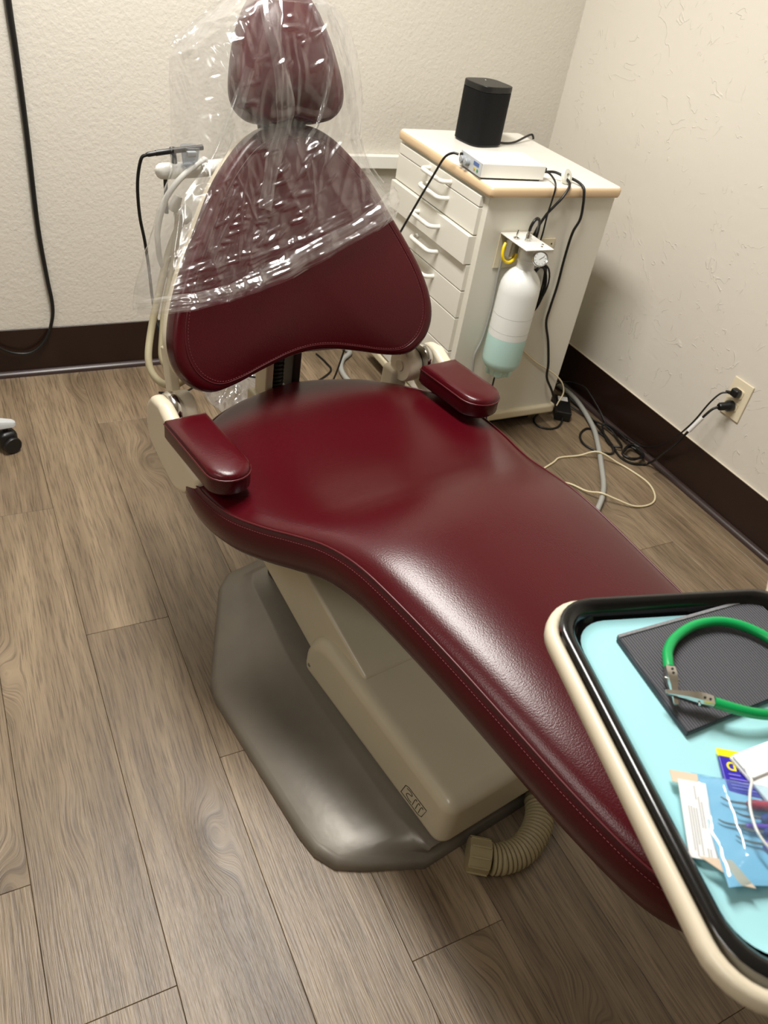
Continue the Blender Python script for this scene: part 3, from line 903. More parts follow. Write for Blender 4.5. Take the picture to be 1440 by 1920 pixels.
for k in range(60):      # long creases running down from the headrest
    px_ = rc.uniform(-0.20, 0.17)
    add_crease(px_, rc.uniform(0.40, 0.72), PI / 2 - px_ * 2.2 + rc.gauss(0, 0.2), rc.uniform(0.03, 0.11), rc.uniform(0.004, 0.012), rc.uniform(0.0015, 0.005))
for cx_, ch_, sx_, sh_, cnt in ((-0.155, 0.36, 0.045, 0.055, 26), (-0.045, 0.395, 0.035, 0.055, 26), (-0.20, 0.29, 0.04, 0.03, 16), (0.06, 0.44, 0.05, 0.03, 10), (-0.02, 0.62, 0.07, 0.06, 12), (-0.09, 0.67, 0.03, 0.03, 8)):
    for k in range(cnt): # clusters of short steep crinkles lying across
        w_ = rc.uniform(0.0045, 0.008)
        add_crease(rc.gauss(cx_, sx_), rc.gauss(ch_, sh_), 0.42 + rc.gauss(0, 0.22), rc.uniform(0.010, 0.030), w_, w_ * rc.uniform(0.6, 0.95))
for k in range(40):      # long pulls towards the lower left corner
    add_crease(rc.uniform(-0.30, -0.13), rc.uniform(0.22, 0.45), 1.15 + rc.gauss(0, 0.2), rc.uniform(0.04, 0.12), rc.uniform(0.004, 0.012), rc.uniform(0.002, 0.006))
for k in range(26):      # pleats lying along the hem
    u_ = rc.random()
    add_crease(-0.30 + 0.52 * u_, 0.235 + 0.115 * u_ ** 1.5 + rc.uniform(0.0, 0.05), 0.22 + 0.2 * u_ + rc.gauss(0, 0.06), rc.uniform(0.03, 0.09), rc.uniform(0.005, 0.009), rc.uniform(0.003, 0.006))
CELL = 0.02
cells = {}
for c_ in crs:
    x0_, x1_ = c_[0] - c_[4] - c_[5], c_[0] + c_[4] + c_[5]; h0_, h1_ = c_[1] - c_[4] - c_[5], c_[1] + c_[4] + c_[5]
    for a_ in range(int(math.floor(x0_ / CELL)), int(math.floor(x1_ / CELL)) + 1):
        for b_ in range(int(math.floor(h0_ / CELL)), int(math.floor(h1_ / CELL)) + 1):
            cells.setdefault((a_, b_), []).append(c_)
def creases(x, h):
    s = 0.0
    for px_, ph_, ca_, sa_, ln_, wd_, am_ in cells.get((int(math.floor(x / CELL)), int(math.floor(h / CELL))), ()):
        dx_, dh_ = x - px_, h - ph_
        a_ = dx_ * ca_ + dh_ * sa_
        if abs(a_) > ln_: continue
        b_ = abs(-dx_ * sa_ + dh_ * ca_)
        if b_ > wd_: continue
        s = max(s, am_ * (1 - b_ / wd_) * (1 - (a_ / ln_) ** 2))
    return s
def rid(v): return 1.0 - abs(noise.noise(v)) * 2.0
def bag_sheet(front):
    NU, NTt = 210, 260
    V_, F_ = [], []
    for j in range(NTt + 1):
        t = j / NTt
        tt = t ** 0.85
        xl, hl = sample_poly(bag_L, tt); xr, hr = sample_poly(bag_R, tt)
        for i in range(NU + 1):
            u = i / NU
            x = xl + (xr - xl) * u; h = hl + (hr - hl) * u
            # the hem sags a little below the straight line between its ends
            h -= 0.030 * (tt ** 6) * math.sin(PI * u) * (0.6 + 0.8 * (1 - u))
            edge = min(u, 1 - u) * (xr - xl)
            e = min(1.0, edge / 0.085); e = math.sqrt(max(0.0, 1 - (1 - e) ** 2))
            dm = -0.030 - 0.025 * max(0.0, 1 - 2 * u) * tt
            sup = None
            for pad in (backpad, headpad):
                d_, sc = pad.at(x, h)
                if d_ is not None and (sup is None or d_ > sup): sup = d_
            # wrinkles: long creases running down the bag, finer crumples, pleats along the hem
            P_ = Vector((x * 16 + h * 3, h * 4.0, 0.3 if front else 5.1))
            w = 0.0060 * rid(P_) + 0.003 * rid(Vector((x * 30 - h * 13, h * 7, 2.2))) + 0.0008 * noise.noise(Vector((x * 70, h * 60, 1.0 if front else 9.0)))
            cz = creases(x, h)
            hem = math.exp(-((1 - tt) / 0.10) ** 2)
            q_ = (1 - tt) * 60
            w += hem * 0.008 * rid(Vector((u * 2.2, q_ * 0.55, 4.4))) + hem * 0.003 * rid(Vector((u * 5, q_ * 1.7, 7.7)))
            if front:
                neck = math.exp(-((h - 0.515) / 0.05) ** 2) * math.exp(-(x / 0.10) ** 2)
                topd = 0.030 + 0.040 * max(0.0, min(1, (h - 0.42) / 0.18)) - 0.030 * neck
                d = dm + (topd - dm) * e + w * (0.35 + 0.65 * e)
                if h > 0.70: d = min(d, 0.07) - (h - 0.70) * 0.9
                if sup is not None: d = max(d, sup + 0.0025 + abs(w) * 0.22)
                d += cz
            else:
                d = dm + (-0.098 - dm) * e - w * 0.6 - cz
                if h > 0.66: d = d + (h - 0.66) * 0.7
                d = min(d, -0.062 + 0.30 * x * x if h < 0.52 and sup is not None else d)
            V_.append(tuple(cw(plane_pt(x, h, d))))
    for j in range(NTt):
        for i in range(NU):
            a = j * (NU + 1) + i
            F_.append((a, a + 1, a + NU + 2, a + NU + 1))
    return V_, F_
Vf, Ff = bag_sheet(True)
Vb, Fb = bag_sheet(False)
o0 = cw(plane_pt(0, 0.2, 0))
cover = empty('headrest_cover', o0)
tag(cover, 'clear crinkled plastic cover pulled over the headrest and upper backrest', 'plastic cover')
pyobj('front_sheet', [Vector(v) - o0 for v in Vf], Ff, 'film', cover, angle=180)
pyobj('back_sheet', [Vector(v) - o0 for v in Vb], Fb, 'film', cover, angle=180)
# folded hem band, a loose strip of gathered film
hemf = [Vector(v) - o0 for v in Vf[-211:]]
NB = 14
V_, F_ = [], []
for i, p in enumerate(hemf):
    u = i / (len(hemf) - 1)
    ex_ = Vector((cr_, sr_, 0)); hh = (cw(PH) - cw((0, 0, 0))); dd = (cw(PD) - cw((0, 0, 0)))
    wd = 0.055 * (0.45 + 0.55 * u) + 0.010 * noise.noise(Vector((u * 6, 0, 3)))
    for k in range(NB + 1):
        s_ = k / NB
        off = 0.004 + 0.010 * math.sin(PI * s_) + 0.006 * rid(Vector((u * 2.0 + s_ * 0.8, s_ * 4.5, 8.8))) + 0.002 * noise.noise(Vector((u * 26, s_ * 6, 2)))
        V_.append(p + hh * (wd * s_ - 0.002) + dd * off)
for i in range(len(hemf) - 1):
    for k in range(NB):
        a = i * (NB + 1) + k
        F_.append((a, a + 1, a + NB + 2, a + NB + 1))
tag(pyobj('hem', V_, F_, 'film_fold', cover, angle=180), 'gathered glossy hem of the cover')
# loose folds of doubled film
def fold(pts, w0, w1, side, seed, depth=0.010):
    path = crom([plane_pt(*p) for p in pts], 14)
    V_, F_ = [], []
    nk = 10
    for i, p in enumerate(path):
        t = i / (len(path) - 1)
        tg = (path[min(i + 1, len(path) - 1)] - path[max(i - 1, 0)]).normalized()
        sd = tg.cross(PD).normalized() * side
        wd = (w0 + (w1 - w0) * t) * (0.8 + 0.4 * noise.noise(Vector((t * 5, seed, 0))))
        for k in range(nk + 1):
            s_ = k / nk
            off = depth * math.sin(PI * s_) * (0.6 + 0.5 * noise.noise(Vector((t * 6, s_ * 2, seed)))) + 0.006 * rid(Vector((t * 3.5 + s_ * 2.0, s_ * 4.0 + t * 2.0, seed + 3))) + 0.002 * rid(Vector((t * 14, s_ * 5, seed + 9)))
            V_.append(cw(p + sd * (wd * (s_ - 0.5)) + PD * off) - o0)
    for i in range(len(path) - 1):
        for k in range(nk):
            a = i * (nk + 1) + k
            F_.append((a, a + 1, a + nk + 2, a + nk + 1))
    return pyobj('fold', V_, F_, 'film_fold', cover, angle=180)
fold([(-0.045, 0.725, 0.055), (-0.065, 0.66, 0.078), (-0.055, 0.58, 0.080), (-0.048, 0.52, 0.062), (-0.072, 0.45, 0.045), (-0.095, 0.375, 0.040)], 0.045, 0.034, 1, 1.0, 0.006)
fold([(-0.060, 0.728, 0.020), (-0.110, 0.700, 0.000), (-0.165, 0.660, -0.015), (-0.195, 0.632, -0.025)], 0.030, 0.040, 1, 2.0)
fold([(-0.100, 0.60, 0.050), (-0.150, 0.49, 0.025), (-0.215, 0.39, 0.000), (-0.275, 0.30, -0.020), (-0.312, 0.235, -0.035)], 0.022, 0.070, 1, 3.0, 0.006)
fold([(0.075, 0.70, 0.040), (0.118, 0.63, 0.020), (0.140, 0.55, 0.000), (0.150, 0.47, 0.000), (0.185, 0.405, 0.015)], 0.022, 0.030, 1, 4.0)
fold([(0.030, 0.70, 0.062), (0.050, 0.62, 0.075), (0.030, 0.53, 0.060), (0.000, 0.48, 0.045)], 0.014, 0.010, 1, 5.0, 0.006)

# ------------------------------------------------------------------ drawer cabinet
CX0, CX1, CY0, CY1 = 1.275, 1.704, 1.772, 2.288
cab = empty('drawer_cabinet', ((CX0 + CX1) / 2, (CY0 + CY1) / 2, 0))
tag(cab, 'white laminate drawer cabinet with bow handles standing in the room corner', 'cabinet')
ccx, ccy = cab.location.x, cab.location.y
hx_, hy_ = (CX1 - CX0) / 2, (CY1 - CY0) / 2
rbox('body', (0, 0, 0.41), (2 * hx_, 2 * hy_, 0.706), 'cab_side', cab, bev=0.002)
rbox('plinth', (0.0, 0.0, 0.028), (2 * hx_ - 0.08, 2 * hy_ - 0.08, 0.056), 'dark_gap', cab, bev=0.004)
tag(prism('base_rail', rrect(hx_ + 0.016, hy_ + 0.014, 0.012, 4), 0.046, 0.078, 'cab_cream', cab, bev=0.009, seg=4), 'cream bumper rail round the foot')
WX, WY = 0.4885 - 0.264, 0.268
wc = (1.4815 - ccx, 2.019 - ccy)
prism('worktop', rrect(0.2195, 0.266, 0.012, 5, *wc), 0.764, 0.793, 'work_white', cab, bev=0.003)
band = [Vector((a, b, 0.7785)) for a, b in rrect(0.2205, 0.267, 0.014, 6, *wc)]
V_, F_ = [], []
nb = len(band)
for dz, out_ in ((-0.0140, -0.004), (-0.0125, 0.001), (-0.006, 0.0035), (0.006, 0.0035), (0.0115, 0.001), (0.0128, -0.004)):
    for i, p in enumerate(band):
        c_ = Vector((wc[0], wc[1], 0.7785)); dirv = Vector((p.x - c_.x, p.y - c_.y, 0))
        nx = Vector((math.copysign(1, dirv.x) if abs(dirv.x) > 0.21 else 0, math.copysign(1, dirv.y) if abs(dirv.y) > 0.256 else 0, 0))
        if nx.length: nx.normalize()
        V_.append(p + nx * out_ + Vector((0, 0, dz)))
for i in range(5):
    for k in range(nb):
        F_.append((i * nb + k, i * nb + (k + 1) % nb, (i + 1) * nb + (k + 1) % nb, (i + 1) * nb + k))
tag(pyobj('edge_band', V_, F_, 'edge_beige', cab, angle=60), 'beige edge band of the worktop')
drawers = [(0.728, 0.7555, 0.742, 0), (0.652, 0.7255, 0.697, 0), (0.569, 0.6485, 0.617, 0.012), (0.491, 0.566, 0.543, 0.0), (0.408, 0.488, 0.468, 0.0), (0.301, 0.405, 0.380, 0), (0.193, 0.298, 0.272, 0), (0.086, 0.190, 0.165, 0)]
for z0, z1, zh, pr in drawers:
    dr = rbox('drawer', (-hx_ - 0.006 - pr / 2, (1.795 + 2.272) / 2 - ccy, (z0 + z1) / 2), (0.014 + pr, 2.272 - 1.795, z1 - z0), 'cab_white', cab, bev=0.0015)
    xx = -0.007 - pr / 2
    y0, y1, zz = 1.952 - 2.0335, 2.078 - 2.0335, zh - (z0 + z1) / 2
    tube('handle', [(xx, y0, zz), (xx - 0.016, y0 + 0.001, zz), (xx - 0.027, y0 + 0.008, zz), (xx - 0.030, y0 + 0.022, zz), (xx - 0.030, 0.5 * (y0 + y1), zz), (xx - 0.030, y1 - 0.022, zz), (xx - 0.027, y1 - 0.008, zz), (xx - 0.016, y1 - 0.001, zz), (xx, y1, zz)], 0.0066, 'white_plastic', dr, sub=4, n=10)

# ------------------------------------------------------------------ on the worktop
TOP = 0.7932
spk = empty('loudspeaker', (1.463, 2.163, TOP), R(8))
tag(spk, 'black rounded loudspeaker standing on the cabinet top', 'speaker')
sp_out = [(0.060 * math.copysign(abs(math.cos(a)) ** 0.55, math.cos(a)), 0.060 * math.copysign(abs(math.sin(a)) ** 0.55, math.sin(a))) for a in [2 * PI * k / 48 for k in range(48)]]
prism('base', [(a * 0.95, b * 0.95) for a, b in sp_out], 0.0, 0.006, 'black_plastic', spk, bev=0)
prism('grille', sp_out, 0.006, 0.146, 'black_fabric', spk, bev=0)
prism('top_cap', sp_out, 0.1465, 0.163, 'black_plastic', spk, bev=0.002)
lathe('status_light', [(0.0003, 0), (0.0022, 0), (0.0022, 0.0006), (0.0003, 0.0006)], 'white_plastic', spk, 10, (0.012, 0.030, 0.163))
tube('power_cord', [(0.045, -0.030, 0.008), (0.085, -0.034, 0.005), (0.130, -0.028, 0.006), (0.185, -0.008, 0.013), (0.228, 0.008, 0.017), (0.236, 0.006, 0.012), (0.238, 0.004, 0.004)], 0.0034, 'black_rubber', spk, sub=6)

box = empty('control_box', (1.360, 1.866, TOP), R(-4))
tag(box, 'low white control box with two knobs and small display on the cabinet top', 'control box')
rbox('case', (0.0, 0, 0.0225), (0.196, 0.124, 0.036), 'white_plastic', box, bev=0.002)
rbox('skid', (0.0, 0, 0.0025), (0.180, 0.112, 0.005), 'dark_gap', box, bev=0.001)
fp = rbox('front_panel', (-0.0985, 0, 0.0225), (0.003, 0.122, 0.035), 'panel_silver', box, bev=0.0008)
for yy in (0.036, 0.012):
    kb = lathe('knob', [(0.0005, 0), (0.0098, 0), (0.0095, 0.011), (0.0085, 0.0125), (0.0005, 0.0125)], 'grey_plastic', box, 18, (-0.100, yy, 0.0225), (0, R(-90), 0))
    rbox('pointer', (0.004, 0, 0.0128), (0.009, 0.0014, 0.0008), 'white_plastic', kb, bev=0)
rbox('display', (-0.1002, -0.032, 0.030), (0.0012, 0.030, 0.009), 'lcd', box, bev=0)
for yy, mm in ((-0.026, 'led_y'), (-0.043, 'led_g')):
    lathe('button', [(0.0003, 0), (0.0042, 0), (0.0040, 0.0012), (0.0003, 0.0012)], mm, box, 14, (-0.0998, yy, 0.016), (0, R(-90), 0))
lathe('socket', [(0.0003, 0), (0.005, 0), (0.005, 0.006), (0.0003, 0.006)], 'black_plastic', box, 14, (-0.100, 0.052, 0.030), (0, R(-90), 0))
rbox('rear_plug', (0.106, -0.036, 0.024), (0.018, 0.016, 0.014), 'black_plastic', box, bev=0.002)
tag(tube('handpiece_cable', [(1.252, 1.926, 0.823), (1.240, 1.938, 0.822), (1.226, 1.952, 0.806), (1.214, 1.968, 0.760), (1.196, 1.99, 0.690), (1.172, 2.015, 0.60), (1.145, 2.04, 0.50), (1.115, 2.065, 0.38), (1.08, 2.09, 0.22), (1.055, 2.115, 0.05), (1.03, 2.135, 0.0055), (1.00, 2.15, 0.0055)], 0.0033, 'black_rubber', loc=(1.252, 1.926, 0.823)),
    'thin black cable running from the control box down past the drawers', 'cable')
gro = empty('cable_grommet', (1.520, 1.790, TOP))
tag(gro, 'frosted round cable grommet on the front edge of the cabinet top', 'grommet')
lathe('flange', [(0.007, 0.0), (0.020, 0.0), (0.021, 0.005), (0.019, 0.009), (0.008, 0.010), (0.007, 0.004)], 'grommet', gro, 20, (0, 0, 0.016), (R(62), 0, R(20)))
lathe('stem', [(0.001, 0.0), (0.010, 0.0), (0.008, 0.010), (0.001, 0.010)], 'grommet', gro, 16)

# ------------------------------------------------------------------ water bottle unit on the cabinet side
FY = CY0
brk = empty('bottle_bracket', (1.375, FY, 0.667))
tag(brk, 'cream folded metal bracket with toggles and pressure gauge on the cabinet side', 'bracket')
rbox('back_plate', (0.012, -0.003, -0.050), (0.108, 0.004, 0.100), 'cab_cream', brk, bev=0.001)
rbox('top_flange', (0.002, -0.068, 0.0), (0.090, 0.128, 0.0035), 'white_plastic', brk, bev=0.001)
rbox('inner_block', (-0.012, -0.030, -0.034), (0.030, 0.030, 0.050), 'chrome', brk, bev=0.004)
for xx, yy in ((-0.012, -0.052),):
    lathe('toggle_nut', [(0.0005, 0), (0.008, 0), (0.008, 0.003), (0.004, 0.005), (0.0005, 0.005)], 'chrome', brk, 12, (xx - 0.012, yy, 0.002))
    tube('toggle', [(xx - 0.012, yy, 0.004), (xx - 0.012, yy - 0.001, 0.014), (xx - 0.0105, yy - 0.001, 0.026)], 0.0022, 'chrome', brk, n=8, r_end=0.0034)
lathe('fitting', [(0.0005, 0), (0.0075, 0), (0.0075, 0.004), (0.0062, 0.005), (0.0062, 0.017), (0.0045, 0.019), (0.0045, 0.028), (0.0005, 0.028)], 'chrome', brk, 12, (0.000, -0.070, 0.002))
lathe('plastic_nipple', [(0.0005, 0), (0.004, 0), (0.003, 0.012), (0.0005, 0.012)], 'white_plastic', brk, 10, (0.018, -0.058, 0.002))
for xx, yy in ((0.020, -0.112), (0.033, -0.098)):
    lathe('rivet', [(0.0005, 0), (0.004, 0), (0.003, 0.0018), (0.0005, 0.0018)], 'chrome', brk, 12, (xx, yy, 0.0015))
g = lathe('pressure_gauge', [(0.0005, 0), (0.0165, 0), (0.0175, 0.002), (0.0175, 0.012), (0.0165, 0.0145), (0.0145, 0.0140), (0.0145, 0.0125), (0.0005, 0.0125)], 'chrome', brk, 28, (0.008, -0.130, -0.024), (R(68), 0, R(-32)))
g.scale = (1.2, 1.2, 1.2)
tag(g, 'round chrome pressure gauge')
lathe('dial', [(0.0005, 0.0126), (0.0144, 0.0126), (0.0144, 0.0129), (0.0005, 0.0129)], 'dial', g, 24)
for k in range(9):
    a = R(-225 + 270 * k / 8)
    rbox('tick', (0.0115 * math.cos(a), 0.0115 * math.sin(a), 0.0131), (0.003, 0.0007, 0.0003), 'ink', g, bev=0, rot=(0, 0, a))
rbox('needle', (0.003, 0.002, 0.0133), (0.013, 0.0009, 0.0003), 'ink', g, bev=0, rot=(0, 0, R(40)))
tube('yellow_tube', [(-0.046, -0.040, -0.014), (-0.053, -0.046, -0.026), (-0.054, -0.050, -0.044), (-0.046, -0.052, -0.058), (-0.030, -0.052, -0.064), (-0.014, -0.050, -0.058), (-0.004, -0.046, -0.044)], 0.0042, 'yellow', brk, n=10)
rbox('side_lug', (0.122, -0.0035, -0.034), (0.058, 0.006, 0.030), 'cab_cream', brk, bev=0.0015)
lathe('lug_screw', [(0.0003, 0), (0.0026, 0), (0.0022, 0.001), (0.0003, 0.001)], 'dark_metal', brk, 10, (0.140, -0.0066, -0.034), (R(90), 0, 0))

bot = empty('water_bottle', (1.385, 1.694, 0.268))
tag(bot, 'milky plastic water bottle half full of teal water hanging below the bracket', 'bottle')
lathe('body', [(0.0574, 0.131), (0.0574, 0.262), (0.0560, 0.280), (0.0500, 0.300), (0.0400, 0.315), (0.0290, 0.324), (0.0250, 0.328)], 'bottle', bot, 36)
tag(lathe('liquid', [(0.001, 0.006), (0.018, 0.004), (0.026, 0.0), (0.031, 0.003), (0.036, 0.020), (0.048, 0.030), (0.0555, 0.042), (0.0572, 0.056), (0.0574, 0.1308)], 'liquid', bot, 36), 'pale teal water showing through the bottle')
lathe('neck', [(0.0242, 0.326), (0.0242, 0.345), (0.0265, 0.347), (0.0265, 0.352), (0.0242, 0.354), (0.0242, 0.396), (0.001, 0.396)], 'bottle', bot, 28)
for zz in (0.150, 0.196):
    lathe('moulded_line', [(0.0570, zz), (0.0577, zz + 0.0006), (0.0577, zz + 0.0014), (0.0570, zz + 0.002)], 'band_grey', bot, 36)
for k in range(5):
    a = R(72 * k + 20)
    rbox('foot_lobe', (0.030 * math.cos(a), 0.030 * math.sin(a), 0.014), (0.020, 0.024, 0.026), 'liquid', bot, bev=0.009, seg=3, rot=(0, 0, a))

# cables on the cabinet side
tag(tube('power_lead', [(1.545, 1.800, 0.804), (1.552, 1.772, 0.802), (1.556, 1.748, 0.795), (1.558, 1.740, 0.780), (1.568, 1.742, 0.749), (1.574, 1.744, 0.709), (1.566, 1.750, 0.667), (1.573, 1.760, 0.589), (1.576, 1.760, 0.508), (1.573, 1.760, 0.435), (1.575, 1.760, 0.387), (1.603, 1.758, 0.322), (1.627, 1.754, 0.245), (1.635, 1.750, 0.195), (1.669, 1.746, 0.145), (1.703, 1.746, 0.090), (1.732, 1.760, 0.045)], 0.0040, 'black_rubber'),
    'long black cable hanging down the cabinet side from the grommet to the floor', 'cable')
tag(tube('thin_lead', [(1.462, 1.822, 0.815), (1.470, 1.800, 0.815), (1.462, 1.760, 0.808), (1.456, 1.742, 0.795), (1.456, 1.742, 0.763), (1.455, 1.744, 0.721), (1.466, 1.756, 0.664), (1.467, 1.762, 0.618), (1.469, 1.763, 0.571), (1.478, 1.763, 0.54)], 0.0026, 'black_rubber'),
    'thinner black cable falling from the control box behind the bottle', 'cable')
tag(tube('grommet_lead', [(1.475, 1.822, 0.812), (1.50, 1.812, 0.814), (1.517, 1.788, 0.808), (1.510, 1.752, 0.800), (1.488, 1.738, 0.775), (1.470, 1.742, 0.748), (1.452, 1.748, 0.718), (1.440, 1.758, 0.668), (1.441, 1.764, 0.63), (1.449, 1.764, 0.587), (1.458, 1.764, 0.56)], 0.0037, 'black_rubber'),
    'black cable slanting from the grommet across to the gauge bracket', 'cable')
tag(tube('air_line', [(1.375, 1.702, 0.696), (1.375, 1.701, 0.708), (1.380, 1.700, 0.722), (1.392, 1.704, 0.728), (1.406, 1.710, 0.718), (1.424, 1.728, 0.69), (1.438, 1.745, 0.655), (1.446, 1.752, 0.62), (1.455, 1.756, 0.58)], 0.0042, 'black_rubber'),
    'short black air hose arching out of the chrome fitting', 'hose')
coil_pts = []
for k in range(5 * 16):
    a = 2 * PI * k / 16
    rr = 0.060 + 0.006 * math.sin(k * 0.7)
    coil_pts.append((1.486 + 0.6 * rr * math.cos(a) + 0.002 * math.sin(k), 1.7655 - 0.022 * k / 80.0 - 0.003, 0.508 + rr * 1.22 * math.sin(a) + 0.003 * math.cos(k * 0.3)))
tag(tube('cable_coil', coil_pts, 0.0028, 'black_rubber', sub=2, n=6), 'coiled bundle of black cable hanging behind the bottle', 'cable')
tag(tube('grey_tube', [(1.352, 1.760, 0.606), (1.352, 1.762, 0.585), (1.354, 1.763, 0.53), (1.358, 1.763, 0.457), (1.356, 1.763, 0.382), (1.350, 1.763, 0.339), (1.338, 1.762, 0.299), (1.342, 1.760, 0.25), (1.35, 1.760, 0.16), (1.37, 1.752, 0.10)], 0.0032, 'hose_grey'),
    'grey tube running down the cabinet side from the bracket behind the bottle', 'tube')
tag(tube('cream_tube', [(1.452, 1.766, 0.342), (1.496, 1.766, 0.312), (1.589, 1.765, 0.245), (1.669, 1.763, 0.200), (1.708, 1.752, 0.167), (1.722, 1.745, 0.131), (1.706, 1.738, 0.100), (1.70, 1.735, 0.09)], 0.0022, 'hose_cream'),
    'thin cream tube slanting down the cabinet side to its right corner', 'tube')
tag(tube('drain_line', [(1.436, 1.762, 0.30), (1.434, 1.760, 0.247), (1.431, 1.758, 0.197), (1.428, 1.750, 0.12), (1.43, 1.735, 0.04), (1.44, 1.715, 0.006), (1.46, 1.70, 0.006)], 0.0028, 'black_rubber'),
    'short black lead hanging straight below the bottle', 'cable')

# ------------------------------------------------------------------ wall outlet and cords by the right wall
out_ = empty('wall_outlet', (ROOM_X1, 1.2885, 0.348))
tag(out_, 'ivory duplex outlet plate on the right wall', 'outlet')
rbox('plate', (-0.0028, 0, 0), (0.0056, 0.072, 0.117), 'ivory', out_, bev=0.0022)
for zz in (0.020, -0.020):
    prism('socket_face', rrect(0.0165, 0.0135, 0.006, 4), -0.009, -0.004, 'ivory', out_, bev=0.0006, axis='X', loc=(0, 0, zz))
lathe('plate_screw', [(0.0003, 0), (0.003, 0), (0.003, 0.001), (0.0003, 0.001)], 'ivory', out_, 10, (-0.0056, 0, 0), (0, R(-90), 0))

p1 = empty('power_plug', (ROOM_X1 - 0.0095, 1.289, 0.372))
tag(p1, 'small black angled plug in the upper outlet with its cord to the floor', 'plug')
rbox('plug_body', (-0.011, 0, 0), (0.022, 0.026, 0.024), 'black_plastic', p1, bev=0.006, seg=3)
lathe('strain_relief', [(0.0005, 0), (0.006, 0), (0.004, 0.018), (0.0005, 0.018)], 'black_rubber', p1, 12, (-0.014, 0.010, -0.006), (R(-104), 0, R(10)))
def rel(pts, o): return [tuple(Vector(p) - o.location) for p in pts]
tube('cord', rel([(1.917, 1.310, 0.362), (1.905, 1.322, 0.352), (1.888, 1.330, 0.318), (1.878, 1.342, 0.258), (1.876, 1.358, 0.214), (1.882, 1.385, 0.165), (1.905, 1.44, 0.095), (1.918, 1.502, 0.042), (1.918, 1.555, 0.029), (1.916, 1.622, 0.020), (1.914, 1.691, 0.013), (1.918, 1.74, 0.032), (1.920, 1.806, 0.055), (1.920, 1.859, 0.066), (1.912, 1.928, 0.046), (1.88, 1.95, 0.03), (1.85, 1.93, 0.02)], p1), 0.0028, 'black_rubber', p1)

p2 = empty('power_plug', (ROOM_X1 - 0.0095, 1.289, 0.328))
tag(p2, 'larger round black plug in the lower outlet with white tagged cord', 'plug')
lathe('plug_body', [(0.0005, 0), (0.015, 0), (0.0165, 0.004), (0.0165, 0.016), (0.012, 0.022), (0.012, 0.040), (0.009, 0.044), (0.0005, 0.044)], 'black_plastic', p2, 20, (0, 0, 0), (0, R(-96), R(-14)))
cordB = [(1.890, 1.300, 0.322), (1.878, 1.306, 0.312), (1.865, 1.314, 0.282), (1.853, 1.330, 0.226), (1.850, 1.353, 0.162), (1.868, 1.395, 0.095), (1.895, 1.432, 0.042), (1.902, 1.455, 0.012), (1.885, 1.464, 0.0045), (1.853, 1.478, 0.0045), (1.838, 1.507, 0.0045), (1.840, 1.538, 0.0045), (1.859, 1.598, 0.0045), (1.859, 1.671, 0.0045), (1.830, 1.695, 0.0045), (1.780, 1.666, 0.0045), (1.758, 1.616, 0.0045), (1.778, 1.569, 0.0045), (1.815, 1.544, 0.0045), (1.834, 1.556, 0.012), (1.856, 1.615, 0.012), (1.892, 1.743, 0.0045), (1.888, 1.85, 0.010), (1.872, 1.883, 0.030)]
tube('cord', rel(cordB, p2), 0.0038, 'black_rubber', p2)
lb = [Vector(p) for p in crom(cordB[2:4], 6)]
tag(tube('cord_tag', rel([tuple(lb[0]), tuple(lb[3]), tuple(lb[-1])], p2), 0.0065, 'paper', p2, n=6), 'white paper tag wrapped on the cord')
ring_pts = [(1.851, 1.526), (1.882, 1.544), (1.905, 1.545), (1.912, 1.522), (1.905, 1.495), (1.882, 1.477), (1.845, 1.480), (1.830, 1.507)]
rp = []
for k in range(20):
    a, b = ring_pts[k % 8]
    rp.append((a + 0.004 * math.sin(k * 2.1), b + 0.004 * math.cos(k * 1.3), 0.016 + 0.0045 * (k / 8.0)))
tag(tube('cord_coil', rp, 0.0036, 'black_rubber', sub=5), 'small coil of spare black cord lying by the right baseboard', 'cord')

tag(tube('tangled_cord', [(1.835, 1.86, 0.028), (1.862, 1.80, 0.012), (1.880, 1.73, 0.012), (1.895, 1.66, 0.020), (1.890, 1.60, 0.012), (1.868, 1.555, 0.014), (1.845, 1.585, 0.010), (1.862, 1.640, 0.012), (1.895, 1.690, 0.018), (1.905, 1.640, 0.026), (1.903, 1.575, 0.026)], 0.0034, 'black_rubber'),
    'tangled black cord on the floor between the power adapter and the coil', 'cord')
ada = empty('power_adapter', (1.805, 1.815, 0.0), R(-32))
tag(ada, 'black power adapter block with a white label on the floor beside the cabinet', 'power adapter')
rbox('case', (0, 0, 0.018), (0.056, 0.125, 0.036), 'black_plastic', ada, bev=0.005, seg=3)
rbox('label', (0.002, 0.035, 0.0364), (0.034, 0.030, 0.0006), 'paper', ada, bev=0)
tube('lead', [(0.0, -0.060, 0.014), (-0.004, -0.085, 0.008), (-0.02, -0.115, 0.0042), (-0.05, -0.135, 0.0042), (-0.085, -0.13, 0.0042), (-0.10, -0.10, 0.0042), (-0.09, -0.06, 0.0042), (-0.07, -0.02, 0.0042)], 0.0034, 'black_rubber', ada)

